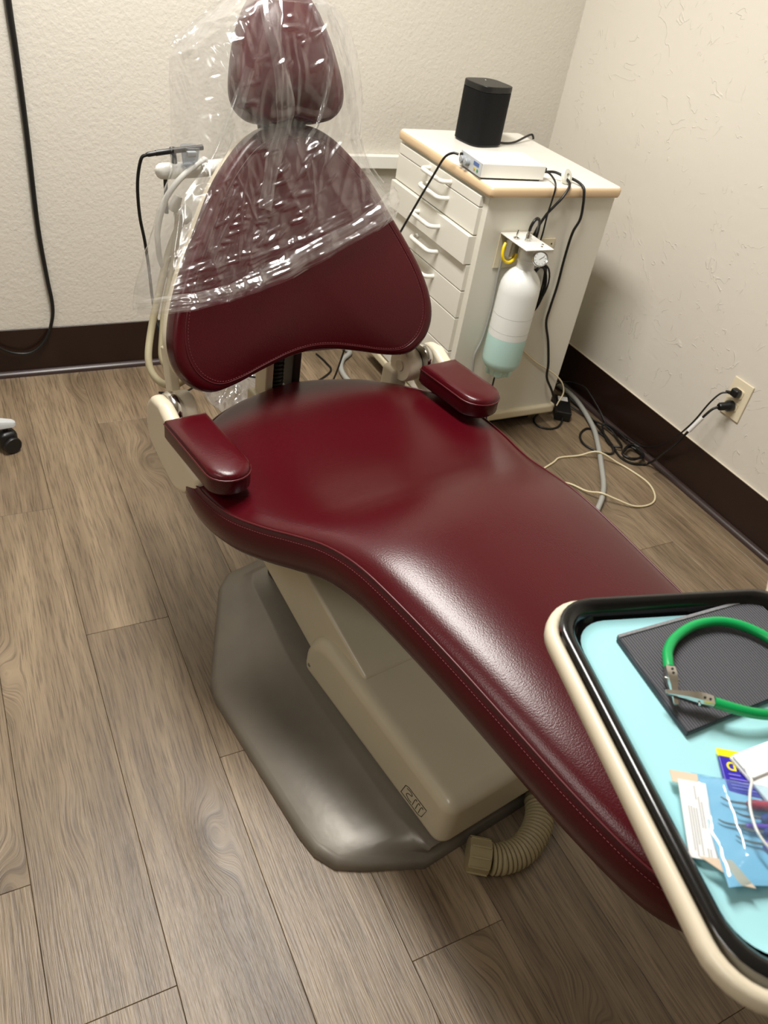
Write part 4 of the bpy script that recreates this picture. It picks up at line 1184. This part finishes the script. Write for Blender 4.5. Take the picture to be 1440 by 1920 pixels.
tag(tube('floor_hose', [(1.86, 2.02, 0.011), (1.900, 1.965, 0.014), (1.900, 1.851, 0.016), (1.85, 1.693, 0.016), (1.782, 1.576, 0.020), (1.716, 1.47, 0.013), (1.665, 1.396, 0.011), (1.613, 1.341, 0.016), (1.573, 1.307, 0.011), (1.507, 1.253, 0.0095), (1.40, 1.18, 0.0095), (1.27, 1.12, 0.0095)], 0.0085, 'hose_grey', n=10),
    'thick grey hose crossing the floor from the cabinet to the chair', 'hose')
tag(tube('floor_loop_tube', [(1.36, 1.42, 0.0035), (1.487, 1.51, 0.0035), (1.584, 1.552, 0.0035), (1.624, 1.57, 0.0035), (1.695, 1.561, 0.006), (1.745, 1.535, 0.030), (1.80, 1.49, 0.008), (1.821, 1.453, 0.0035), (1.834, 1.375, 0.0035), (1.807, 1.311, 0.0035), (1.763, 1.282, 0.0035), (1.701, 1.285, 0.006), (1.645, 1.32, 0.020), (1.61, 1.348, 0.028), (1.589, 1.385, 0.012), (1.557, 1.449, 0.0035), (1.46, 1.46, 0.0035)], 0.0030, 'hose_cream'),
    'thin cream tube lying in a wide loop on the floor', 'tube')

# ------------------------------------------------------------------ behind the chair
tag(tube('hanging_cord', [(0.214, 2.411, 1.30), (0.216, 2.411, 1.013), (0.219, 2.411, 0.9), (0.221, 2.411, 0.713), (0.220, 2.411, 0.474), (0.228, 2.411, 0.317), (0.234, 2.409, 0.233), (0.227, 2.405, 0.181), (0.202, 2.402, 0.121), (0.16, 2.400, 0.084), (0.114, 2.400, 0.083), (0.072, 2.400, 0.105), (0.03, 2.402, 0.15)], 0.0085, 'black_rubber', n=10, r_end=0.0028),
    'black cord hanging down the back wall and looping in front of the baseboard', 'cord')
wr = empty('wall_raceway', (1.19, ROOM_Y1 - 0.0125, 0.660))
tag(wr, 'white square raceway running along the back wall to the cabinet', 'raceway')
rbox('channel', (0, 0, 0), (0.36, 0.024, 0.040), 'white_plastic', wr, bev=0.003)
rbox('end_cap', (-0.183, 0, 0), (0.008, 0.025, 0.042), 'white_plastic', wr, bev=0.003)

hold = empty('instrument_holder', cw((-0.20, 0.52, 0.0)), CHR)
tag(hold, 'white assistant instrument holder with hoses behind the backrest', 'instrument holder')
def hl(p): return (p[0] + 0.20, p[1] - 0.52, p[2])
tag(tube('support_bar', [hl(p) for p in [(-0.219, 0.52, 0.889), (-0.15, 0.52, 0.890), (-0.074, 0.525, 0.893), (-0.02, 0.53, 0.893)]], 0.0145, 'white_plastic', hold, n=16), 'white rounded support bar')
lathe('bar_end', [(0.0005, 0), (0.006, 0.001), (0.0105, 0.004), (0.0135, 0.009), (0.0145, 0.0155), (0.0005, 0.0155)], 'white_plastic', hold, 16, hl((-0.2335, 0.52, 0.889)), (0, R(90), 0))
tube('post', [hl((-0.02, 0.53, 0.893)), hl((-0.02, 0.525, 0.86)), hl((-0.02, 0.505, 0.82)), hl((-0.02, 0.475, 0.80))], 0.014, 'white_plastic', hold, n=12)
tube('holder_stem', [hl((-0.200, 0.52, 0.930)), hl((-0.197, 0.52, 0.905)), hl((-0.196, 0.52, 0.893))], 0.006, 'black_plastic', hold, n=8)
tube('valve_stem', [hl((-0.214, 0.522, 0.882)), hl((-0.213, 0.522, 0.811))], 0.004, 'dark_metal', hold, n=8)
lathe('valve_bulb', [(0.0005, 0), (0.010, 0.001), (0.016, 0.007), (0.018, 0.016), (0.016, 0.026), (0.010, 0.032), (0.0005, 0.033)], 'white_plastic', hold, 20, hl((-0.181, 0.52, 0.790)))
lathe('valve_body', [(0.0005, 0), (0.009, 0), (0.011, 0.012), (0.008, 0.030), (0.0005, 0.032)], 'white_plastic', hold, 16, hl((-0.202, 0.52, 0.815)), (0, R(25), 0))
tag(lathe('cup', [(0.012, 0), (0.0135, 0.0), (0.018, 0.034), (0.0165, 0.034)], 'cup', hold, 20, hl((-0.172, 0.505, 0.902))), 'smoky clear cup')
rbox('clip', hl((-0.178, 0.486, 0.928)), (0.018, 0.008, 0.010), 'grey_plastic', hold, bev=0.002)
tag(tube('white_hose', [hl(p) for p in [(-0.135, 0.52, 0.906), (-0.151, 0.50, 0.912), (-0.178, 0.49, 0.900), (-0.206, 0.49, 0.877), (-0.228, 0.495, 0.842), (-0.240, 0.50, 0.793), (-0.241, 0.50, 0.762), (-0.234, 0.505, 0.724), (-0.214, 0.51, 0.689), (-0.18, 0.505, 0.67), (-0.14, 0.49, 0.665)]], 0.0055, 'hose_white', hold, n=10), 'white suction hose curving round')
tag(tube('beige_hose', [hl(p) for p in [(-0.187, 0.512, 0.80), (-0.215, 0.512, 0.737), (-0.250, 0.485, 0.662), (-0.274, 0.465, 0.606), (-0.294, 0.435, 0.565), (-0.296, 0.415, 0.540), (-0.284, 0.395, 0.524), (-0.262, 0.385, 0.520), (-0.235, 0.385, 0.530)]], 0.0072, 'hose_beige', hold, n=10), 'beige vacuum hose hanging below the holder')
tag(tube('beige_hose', [hl(p) for p in [(-0.196, 0.505, 0.815), (-0.210, 0.50, 0.723), (-0.240, 0.475, 0.648), (-0.258, 0.45, 0.595), (-0.268, 0.43, 0.560), (-0.262, 0.41, 0.545), (-0.245, 0.395, 0.545)]], 0.0066, 'hose_beige', hold, n=10), 'second beige vacuum hose, nearer the backrest')
hp = empty('handpiece', cw((-0.20, 0.50, 0.930)), CHR)
tag(hp, 'black handpiece lying in the holder with its thin black cable', 'handpiece')
tube('grip', [(-0.040, 0, -0.003), (0.0, 0, 0.001), (0.050, 0, 0.005)], 0.0052, 'black_plastic', hp, n=10)
lathe('collar', [(0.0005, 0), (0.0045, 0), (0.0045, 0.014), (0.003, 0.018), (0.0005, 0.018)], 'black_rubber', hp, 10, (-0.040, 0, -0.003), (0, R(-97), 0))
tube('cable', [(-0.056, 0, -0.005), (-0.066, 0.004, -0.014), (-0.072, 0.01, -0.057), (-0.070, 0.012, -0.115), (-0.062, 0.012, -0.166), (-0.056, 0.012, -0.22), (-0.052, 0.008, -0.287), (-0.056, -0.03, -0.33), (-0.045, -0.06, -0.37), (-0.02, -0.08, -0.385)], 0.0030, 'black_rubber', hp, n=8)

# crumpled plastic film on the floor behind the chair
V_, F_ = [], []
NB = 46
for j in range(NB + 1):
    for i in range(NB + 1):
        u, v = i / NB, j / NB
        x = -0.13 + 0.26 * u + 0.02 * noise.noise(Vector((u * 3, v * 3, 1))); y = -0.11 + 0.22 * v + 0.02 * noise.noise(Vector((u * 3, v * 3, 4)))
        e = min(1, 5 * min(u, 1 - u, v, 1 - v))
        z = 0.003 + e * (0.045 * (0.5 + 0.5 * noise.noise(Vector((u * 2.3, v * 2.3, 6)))) + 0.022 * abs(rid(Vector((u * 6, v * 6, 3)))) + 0.006 * noise.noise(Vector((u * 20, v * 20, 2))))
        V_.append((x, y, max(0.003, z)))
for j in range(NB):
    for i in range(NB):
        a = j * (NB + 1) + i
        F_.append((a, a + 1, a + NB + 2, a + NB + 1))
tag(pyobj('discarded_film', V_, F_, 'film_floor', loc=(0.770, 2.150, 0.0), rot=(0, 0, R(15)), angle=180), 'crumpled clear plastic film lying on the floor behind the chair', 'plastic film')
tag(tube('floor_lead', [(0.50, 2.22, 0.004), (0.56, 2.16, 0.03), (0.62, 2.12, 0.09), (0.70, 2.10, 0.11), (0.80, 2.09, 0.09), (0.90, 2.10, 0.02), (0.95, 2.12, 0.004)], 0.0032, 'black_rubber'),
    'thin black lead lying over the crumpled film behind the seat', 'cable')
tag(tube('corner_lead', [(0.932, 2.111, 0.004), (1.014, 2.173, 0.004), (1.102, 2.241, 0.004), (1.11, 2.30, 0.004), (1.10, 2.37, 0.004)], 0.0034, 'black_rubber'),
    'black lead on the floor running towards the corner behind the cabinet', 'cable')
tag(tube('corner_hose', [(1.215, 2.385, 0.0105), (1.222, 2.345, 0.0105), (1.171, 2.297, 0.0105), (1.139, 2.233, 0.0105), (1.132, 2.162, 0.0105), (1.146, 2.112, 0.0105), (1.10, 2.02, 0.0105)], 0.0095, 'hose_grey', n=10),
    'grey hose bending on the floor between the backrest and the drawers', 'hose')

# drain hose in front of the floor plate
def cwl(pts): return [tuple(cw(p)) for p in pts]
dh = empty('drain_hose', cw((-0.098, -0.541, 0.0)), CHR)
tag(dh, 'tan corrugated drain hose with threaded collar in front of the floor plate', 'hose')
corrugated('corrugated_tube', [(0.012, -0.020, 0.031), (0.035, -0.032, 0.0300), (0.075, -0.038, 0.0300), (0.120, -0.026, 0.0300), (0.155, -0.004, 0.0300), (0.178, 0.022, 0.0300), (0.21, 0.032, 0.0300), (0.27, 0.03, 0.0300)], 0.0285, 0.0235, 0.0080, 'drain', dh, n=18)
col_ = lathe('collar', [(0.0005, 0), (0.030, 0), (0.0305, 0.004), (0.0305, 0.036), (0.029, 0.040), (0.0005, 0.040)], 'drain', dh, 10, (-0.018, 0.008, 0.0335), (0, R(90), R(-42)), angle=20)
for k in range(10):
    a = 2 * PI * k / 10
    rbox('collar_rib', (0.0305 * math.cos(a), 0.0305 * math.sin(a), 0.020), (0.004, 0.004, 0.036), 'drain', col_, bev=0.001, rot=(0, 0, a))

# ------------------------------------------------------------------ rolling stool at the left edge
st = empty('rolling_stool', (-0.245, 2.00, 0.0))
tag(st, 'rolling stool, only one grey leg and black caster in view at the left edge', 'stool')
lathe('hub', [(0.001, 0.075), (0.040, 0.075), (0.045, 0.082), (0.045, 0.105), (0.032, 0.125), (0.001, 0.125)], 'grey_plastic', st, 24)
lathe('column', [(0.001, 0.12), (0.022, 0.12), (0.022, 0.27), (0.014, 0.272), (0.014, 0.40), (0.001, 0.40)], 'chrome', st, 20)
for k in range(5):
    a = R(3 + 72 * k)
    d = Vector((math.cos(a), math.sin(a), 0)); s_ = Vector((-math.sin(a), math.cos(a), 0))
    V_, F_ = [], []
    secs = [(0.03, 0.020, 0.082, 0.118), (0.12, 0.018, 0.080, 0.112), (0.22, 0.016, 0.078, 0.102), (0.28, 0.0155, 0.076, 0.094), (0.305, 0.012, 0.075, 0.088), (0.312, 0.006, 0.076, 0.084)]
    for r_, w_, za, zb in secs:
        for sx, zz in ((-1, za), (1, za), (1, zb - 0.006), (0.75, zb), (-0.75, zb), (-1, zb - 0.006)):
            p = d * r_ + s_ * (w_ * sx); V_.append((p.x, p.y, zz))
    for i in range(len(secs) - 1):
        for q_ in range(6):
            F_.append((i * 6 + q_, i * 6 + (q_ + 1) % 6, (i + 1) * 6 + (q_ + 1) % 6, (i + 1) * 6 + q_))
    F_.append(tuple(range(6))); F_.append(tuple(range((len(secs) - 1) * 6, len(secs) * 6)))
    leg = pyobj('leg', V_, F_, 'panel_silver', st, angle=50)
    cpos = d * 0.285
    cas = rbox('caster', (cpos.x, cpos.y, 0.034), (0.050, 0.046, 0.058), 'black_plastic', st, bev=0.016, seg=4, rot=(0, 0, a + R(20)))
    for sg in (-1, 1):
        lathe('wheel', [(0.001, -0.008), (0.022, -0.008), (0.024, -0.005), (0.024, 0.005), (0.022, 0.008), (0.001, 0.008)], 'black_rubber', cas, 20, (0.002, sg * 0.0225, -0.0095), (R(90), 0, 0))
    lathe('caster_stem', [(0.001, 0.025), (0.007, 0.025), (0.007, 0.046), (0.001, 0.046)], 'dark_metal', cas, 12)

# ------------------------------------------------------------------ instrument tray at the near right
TR = R(-13.5)
TC = Vector((0.553, 0.190, 0.0)); TZ = 0.830
tcx, tsx = math.cos(TR), math.sin(TR)
def tw(a, b, z=0.0): return Vector((TC.x + tcx * a - tsx * b, TC.y + tsx * a + tcx * b, TZ + z))
tt_ = empty('tray_table', (TC.x, TC.y, TZ), TR)
tag(tt_, 'cream swing arm table frame carrying the black tray at the lower right', 'tray table')
fr = [Vector((a, b, -0.001)) for a, b in rrect(0.1475, 0.182, 0.046, 8, 0.000, -0.004)]
V_, F_ = [], []
nf = len(fr)
cc = [(-0.006, -0.012), (-0.003, -0.014), (0.003, -0.014), (0.006, -0.010), (0.0065, -0.004), (0.0055, 0.002), (0.002, 0.005), (-0.002, 0.005), (-0.0055, 0.002)]
for i, p in enumerate(fr):
    t = (fr[(i + 1) % nf] - fr[i - 1]).normalized(); nrm = Vector((t.y, -t.x, 0))
    for a, b in cc: V_.append(p + nrm * a + Vector((0, 0, b)))
for i in range(nf):
    j = (i + 1) % nf
    for k in range(len(cc)):
        F_.append((i * 9 + k, i * 9 + (k + 1) % 9, j * 9 + (k + 1) % 9, j * 9 + k))
pyobj('frame', V_, F_, 'cream', tt_, angle=60)
prism('deck', rrect(0.142, 0.172, 0.04, 6, 0.002, -0.002), -0.020, -0.013, 'cream', tt_, bev=0.001)
tube('swing_arm', [(0.06, 0.06, -0.030), (0.14, 0.16, -0.034), (0.22, 0.25, -0.034), (0.36, 0.34, -0.034), (0.62, 0.40, -0.034)], 0.018, 'cream', tt_, n=14)
lathe('pivot', [(0.001, -0.04), (0.05, -0.04), (0.05, -0.022), (0.03, -0.0205), (0.001, -0.0205)], 'cream', tt_, 24, (0.06, 0.06, 0))
tube('post', [(0.62, 0.40, -0.01), (0.62, 0.40, -0.40), (0.62, 0.40, -0.815)], 0.024, 'cream', tt_, n=16)
lathe('post_foot', [(0.001, -0.8295), (0.11, -0.8295), (0.11, -0.815), (0.03, -0.80), (0.001, -0.80)], 'putty', tt_, 28, (0.62, 0.40, 0))

tray = empty('instrument_tray', (TC.x, TC.y, TZ), TR)
tag(tray, 'glossy black instrument tray resting in the cream frame', 'tray')
TXC, TYC = 0.000, 0.001
V_, F_ = [], []
lv = [(0.0, -0.0125, 'c'), ]
rings = [(0.120, 0.158, 0.036, -0.0117), (0.124, 0.162, 0.040, -0.0112), (0.1275, 0.1665, 0.042, -0.004), (0.1295, 0.1695, 0.044, 0.0055), (0.1335, 0.1730, 0.046, 0.0082), (0.1395, 0.1780, 0.048, 0.0082), (0.1420, 0.1800, 0.049, 0.0058), (0.1395, 0.1770, 0.048, 0.0050), (0.1335, 0.1725, 0.046, 0.0050), (0.126, 0.164, 0.042, -0.0118), (0.120, 0.158, 0.036, -0.0127)]
for hx, hy, r_, z in rings:
    V_ += [(a, b, z) for a, b in rrect(hx, hy, r_, 8, TXC, TYC)]
n = len(rrect(0.1, 0.1, 0.01, 8))
for i in range(len(rings) - 1):
    for k in range(n):
        F_.append((i * n + k, i * n + (k + 1) % n, (i + 1) * n + (k + 1) % n, (i + 1) * n + k))
F_.append(tuple(range(n))); F_.append(tuple(range((len(rings) - 1) * n, len(rings) * n)))
pyobj('dish', V_, F_, 'tray_black', tray, angle=50)

# paper liner, its edges lying up against the tray sides
V_, F_ = [], []
lr = [(0.02, 0.05, 0.01, -0.0102), (0.105, 0.140, 0.030, -0.0102), (0.114, 0.150, 0.034, -0.0100), (0.119, 0.1560, 0.036, -0.0085), (0.1215, 0.1590, 0.038, -0.0055)]
for hx, hy, r_, z in lr:
    V_ += [(a, b, z + 0.0012 * noise.noise(Vector((a * 20, b * 20, 1)))) for a, b in rrect(hx, hy, r_, 8, TXC, TYC)]
for i in range(len(lr) - 1):
    for k in range(n):
        F_.append((i * n + k, i * n + (k + 1) % n, (i + 1) * n + (k + 1) % n, (i + 1) * n + k))
F_.append(tuple(range(n)))
tag(pyobj('tray_liner', V_, F_, 'mat_blue', loc=(TC.x, TC.y, TZ), rot=(0, 0, TR), angle=60), 'pale blue paper liner covering the bottom of the tray', 'tray liner')
ZM = -0.0088     # liner surface

bib = empty('folded_bib', tw(0.008, 0.098, ZM), TR + R(10))
tag(bib, 'folded black embossed paper bib lying on the blue liner', 'bib')
bibp = [(-0.097, 0.052), (0.090, 0.056), (0.095, -0.055), (-0.065, -0.066)]
bibp = [(-0.077, 0.054), (0.106, 0.060), (0.118, -0.052), (-0.088, -0.062)]
prism('folded_sheet', [(-0.080, 0.053), (0.106, 0.060), (0.114, -0.046), (-0.086, -0.060)], 0.0, 0.0045, 'bib', bib, bev=0.0008)
prism('top_layer', [(-0.0795, 0.052), (0.1055, 0.059), (0.1135, -0.0455), (-0.0855, -0.0595)], 0.0047, 0.0062, 'bib', bib, bev=0.0005)
tag(prism('crimped_edge', [(-0.0795, 0.0505), (0.1055, 0.0575), (0.1055, 0.0615), (-0.0795, 0.0545)], 0.0020, 0.0075, 'bib_edge', bib, bev=0.0008), 'pale crimped edge')

bc = empty('bib_holder', (TC.x, TC.y, TZ), TR)
tag(bc, 'green bib holder cord with two metal clips lying on the folded bib', 'bib holder')
tag(tube('cord', [(-0.055, 0.086, 0.007), (-0.051, 0.095, 0.007), (-0.044, 0.107, 0.006), (-0.028, 0.122, 0.005), (-0.003, 0.135, 0.005), (0.021, 0.140, 0.005), (0.042, 0.138, 0.005), (0.061, 0.128, 0.005), (0.076, 0.110, 0.005), (0.084, 0.085, 0.004), (0.082, 0.060, 0.003), (0.066, 0.040, 0.002), (0.042, 0.030, 0.003), (0.018, 0.027, 0.006), (-0.002, 0.0285, 0.009), (-0.018, 0.033, 0.011), (-0.035, 0.042, 0.011)], 0.0050, 'green', bc, sub=6, n=12), 'green silicone cord')
def clip(a, b, z, ang, lift):
    c = empty('clip', (a, b, z)); c.parent = bc; c.rotation_euler = (0, R(lift), R(ang))
    return c
for (a, b, z, ang) in ((-0.0555, 0.0855, 0.008, -110), (-0.036, 0.0425, 0.011, 158)):
    ca, sa = math.cos(R(ang)), math.sin(R(ang))
    def P_(x, y, zz): return (a + ca * x - sa * y, b + sa * x + ca * y, z + zz)
    V_, F_ = [], []
    secs = [(0.0, 0.0048, 0.0035), (0.006, 0.0052, 0.0042), (0.012, 0.0050, 0.0045), (0.024, 0.0036, 0.0036), (0.036, 0.0026, 0.0014), (0.042, 0.0024, 0.0004)]
    for x, w_, h_ in secs:
        for y, zz in ((-w_, 0), (-w_ * 0.9, h_), (w_ * 0.9, h_), (w_, 0)): V_.append(P_(x, y, zz))
    for i in range(len(secs) - 1):
        for k in range(4): F_.append((i * 4 + k, i * 4 + (k + 1) % 4, (i + 1) * 4 + (k + 1) % 4, (i + 1) * 4 + k))
    F_.append((0, 1, 2, 3)); F_.append(tuple(range(len(V_) - 4, len(V_))))
    jaw = pyobj('clip_jaw', V_, F_, 'chrome', bc, angle=30)
    V2 = [(v[0], v[1], z - (v[2] - z) * 0.8 - 0.0008) for v in V_]
    pyobj('clip_jaw', V2, F_, 'chrome', bc, angle=30)
    tube('clip_pin', [P_(0.013, -0.0068, 0.0), P_(0.013, 0.0068, 0.0)], 0.0012, 'chrome', jaw, n=8)
    for k in range(2):
        lathe('rivet_hole', [(0.0002, 0), (0.0012, 0), (0.0012, 0.0003), (0.0002, 0.0003)], 'dark_gap', jaw, 10, P_(0.004 + 0.005 * k, 0.001, 0.0043 + 0.0004 * k))

sac = empty('sachet', tw(-0.0320, -0.0205, ZM + 0.002), TR + R(-19))
tag(sac, 'small blue and yellow printed sachet half hidden under the gauze', 'sachet')
prism('body', [(-0.0235, -0.022), (0.0225, -0.022), (0.0225, 0.0135), (-0.0235, 0.0135)], 0.0, 0.003, 'sachet_blue', sac, bev=0.001)
prism('yellow_band', [(-0.0235, 0.0136), (0.0225, 0.0136), (0.0225, 0.0215), (-0.0235, 0.0215)], 0.0004, 0.0026, 'sachet_yellow', sac, bev=0.0008)
text_obj('lettering', 'dri', 0.0185, 'sachet_yellow', sac, (-0.0195, -0.0005, 0.0033))
for k, (w_, zz) in enumerate(((0.010, -0.0045), (0.022, -0.0085), (0.026, -0.0115), (0.026, -0.0145), (0.026, -0.0175))):
    rbox('small_print', (-0.019 + w_ / 2, zz, 0.0034), (w_, 0.0011, 0.0003), 'sachet_lilac', sac, bev=0)

gz = empty('gauze_square', tw(-0.013, -0.022, ZM + 0.0055), TR + R(12))
tag(gz, 'white folded gauze square lying on top of the blue sachet', 'gauze')
prism('lower_fold', rrect(0.0260, 0.0230, 0.0015, 2), 0.0, 0.0035, 'gauze', gz, bev=0.0010)
prism('upper_fold', rrect(0.0255, 0.0120, 0.0015, 2, 0.0, 0.0105), 0.0036, 0.0065, 'gauze', gz, bev=0.0010)

# sterilisation pouch: paper back, blue film front, printed end
PA = TR + R(-15)
pz = ZM + 0.0018
pou = empty('sterilization_pouch', tw(-0.020, -0.078, pz), PA)
tag(pou, 'translucent blue sterilization pouch with white printed end at the tray\'s near left', 'pouch')
LPu, HPu = 0.098, 0.0415
def pouch_sheet(top):
    V_, F_ = [], []
    nx, ny = 60, 30
    for i in range(nx + 1):
        for j in range(ny + 1):
            u, v = i / nx, j / ny
            x = -LPu + 0.018 + (2 * LPu - 0.018) * u; y = -HPu + 2 * HPu * v
            e = max(0.0, min(1, 6 * min(v, 1 - v, u * 1.6, (1 - u) * 2))); e = e * e * (3 - 2 * e)
            lift = 0.006 * (1 - u) ** 3 * (1 - v) + 0.004 * (1 - u) ** 2
            z = lift + (0.0150 * e + 0.0012 * rid(Vector((x * 40, y * 70, 2))) * e + 0.0012 * noise.noise(Vector((x * 120, y * 120, 1))) if top else 0.0)
            y2 = y * (1 + 0.10 * (1 - u) ** 2) - 0.008 * (1 - u) ** 6 * (1 - v) ** 2
            V_.append((x, y2, z + (0.0006 if top else 0)))
    for i in range(nx):
        for j in range(ny):
            a = i * (ny + 1) + j
            F_.append((a, a + 1, a + ny + 2, a + ny + 1))
    return V_, F_
v_, f_ = pouch_sheet(False); pyobj('paper_back', v_, f_, 'pouch_back', pou, angle=180)
v_, f_ = pouch_sheet(True); tag(pyobj('film_front', v_, f_, 'film_blue', pou, angle=180), 'clear blue film front')
lab = rbox('printed_end', (-LPu + 0.011, 0.001, 0.0070), (0.023, 0.064, 0.0010), 'paper', pou, bev=0.0004, rot=(R(6), 0, R(-4)))
tag(lab, 'white paper end with grey print')
for xx, yy, ln in ((-0.006, -0.008, 0.036), (-0.004, -0.010, 0.040), (-0.002, -0.006, 0.030), (0.000, -0.010, 0.038), (0.003, 0.006, 0.026), (0.005, 0.004, 0.022), (0.001, 0.022, 0.012), (0.004, -0.026, 0.007), (0.006, -0.026, 0.006)):
    rbox('print_line', (xx, yy, 0.0006), (0.0010, ln, 0.0002), 'print_grey', lab, bev=0)
prism('paper_flap', [(-LPu + 0.003, -0.031), (-LPu + 0.028, -0.031), (-LPu + 0.040, -0.051), (-LPu + 0.030, -0.050)], 0.008, 0.0085, 'paper_tan', pou, bev=0)
prism('paper_flap', [(-LPu - 0.001, 0.033), (-LPu + 0.022, 0.031), (-LPu + 0.022, 0.043), (-LPu - 0.001, 0.044)], 0.006, 0.0065, 'paper_tan', pou, bev=0)
def instrument(name, y, x0, mat, label, ang, rad):
    o = empty(name, pou.matrix_basis @ Vector((0, y, 0.0075)), PA + R(ang))
    tag(o, label, 'dental instrument', 'instruments in the pouch')
    prof = [(x0, rad * 0.3), (x0 + 0.003, rad * 0.85), (x0 + 0.008, rad)] + [(x0 + 0.010 + 0.0024 * k, rad * (0.90 if k % 2 else 1.0)) for k in range(26)] + [(x0 + 0.075, rad), (x0 + 0.10, rad * 0.9), (x0 + 0.104, rad * 0.4)]
    path = [Vector((x, 0, 0)) for x, _ in prof]
    v_, f_ = tube_data(path, [r for _, r in prof], 10)
    pyobj('handle', v_, f_, mat, o, angle=80)
    tube('working_end', [(x0 + 0.002, 0, 0), (x0 - 0.010, 0.0, 0.0005), (x0 - 0.017, 0.001, 0.001), (x0 - 0.021, 0.003, 0.0015)], 0.0013, 'chrome', o, n=8, r_end=0.0006)
bpy.context.view_layer.update()
instrument('dental_scaler', 0.0205, -0.042, 'red_h', 'red handled instrument lying uppermost inside the blue pouch', 1, 0.0042)
instrument('dental_scaler', 0.0095, -0.034, 'blue_h', 'upper of the two navy ribbed instruments in the blue pouch', 2, 0.0042)
instrument('dental_scaler', -0.0035, -0.036, 'blue_h', 'lower navy ribbed instrument in the pouch, beside the purple one', 0, 0.0042)
instrument('dental_scaler', -0.0165, -0.040, 'purple_h', 'purple handled instrument lowest in the blue pouch', -3, 0.0044)
instrument('mouth_mirror', 0.0025, -0.050, 'purple_h', 'lilac tipped instrument between the navy ones in the pouch', 3, 0.0026)
tag(tube('floss_threader', [tuple(tw(a, b, z)) for a, b, z in [(-0.046, -0.024, 0.012), (-0.0475, -0.030, 0.012), (-0.0485, -0.036, 0.013), (-0.057, -0.046, 0.0135), (-0.066, -0.060, 0.0140), (-0.0715, -0.078, 0.0140), (-0.068, -0.092, 0.012), (-0.060, -0.102, 0.006)]], 0.0012, 'hose_white', n=8),
    'thin white plastic threader curving over the blue pouch', 'threader')
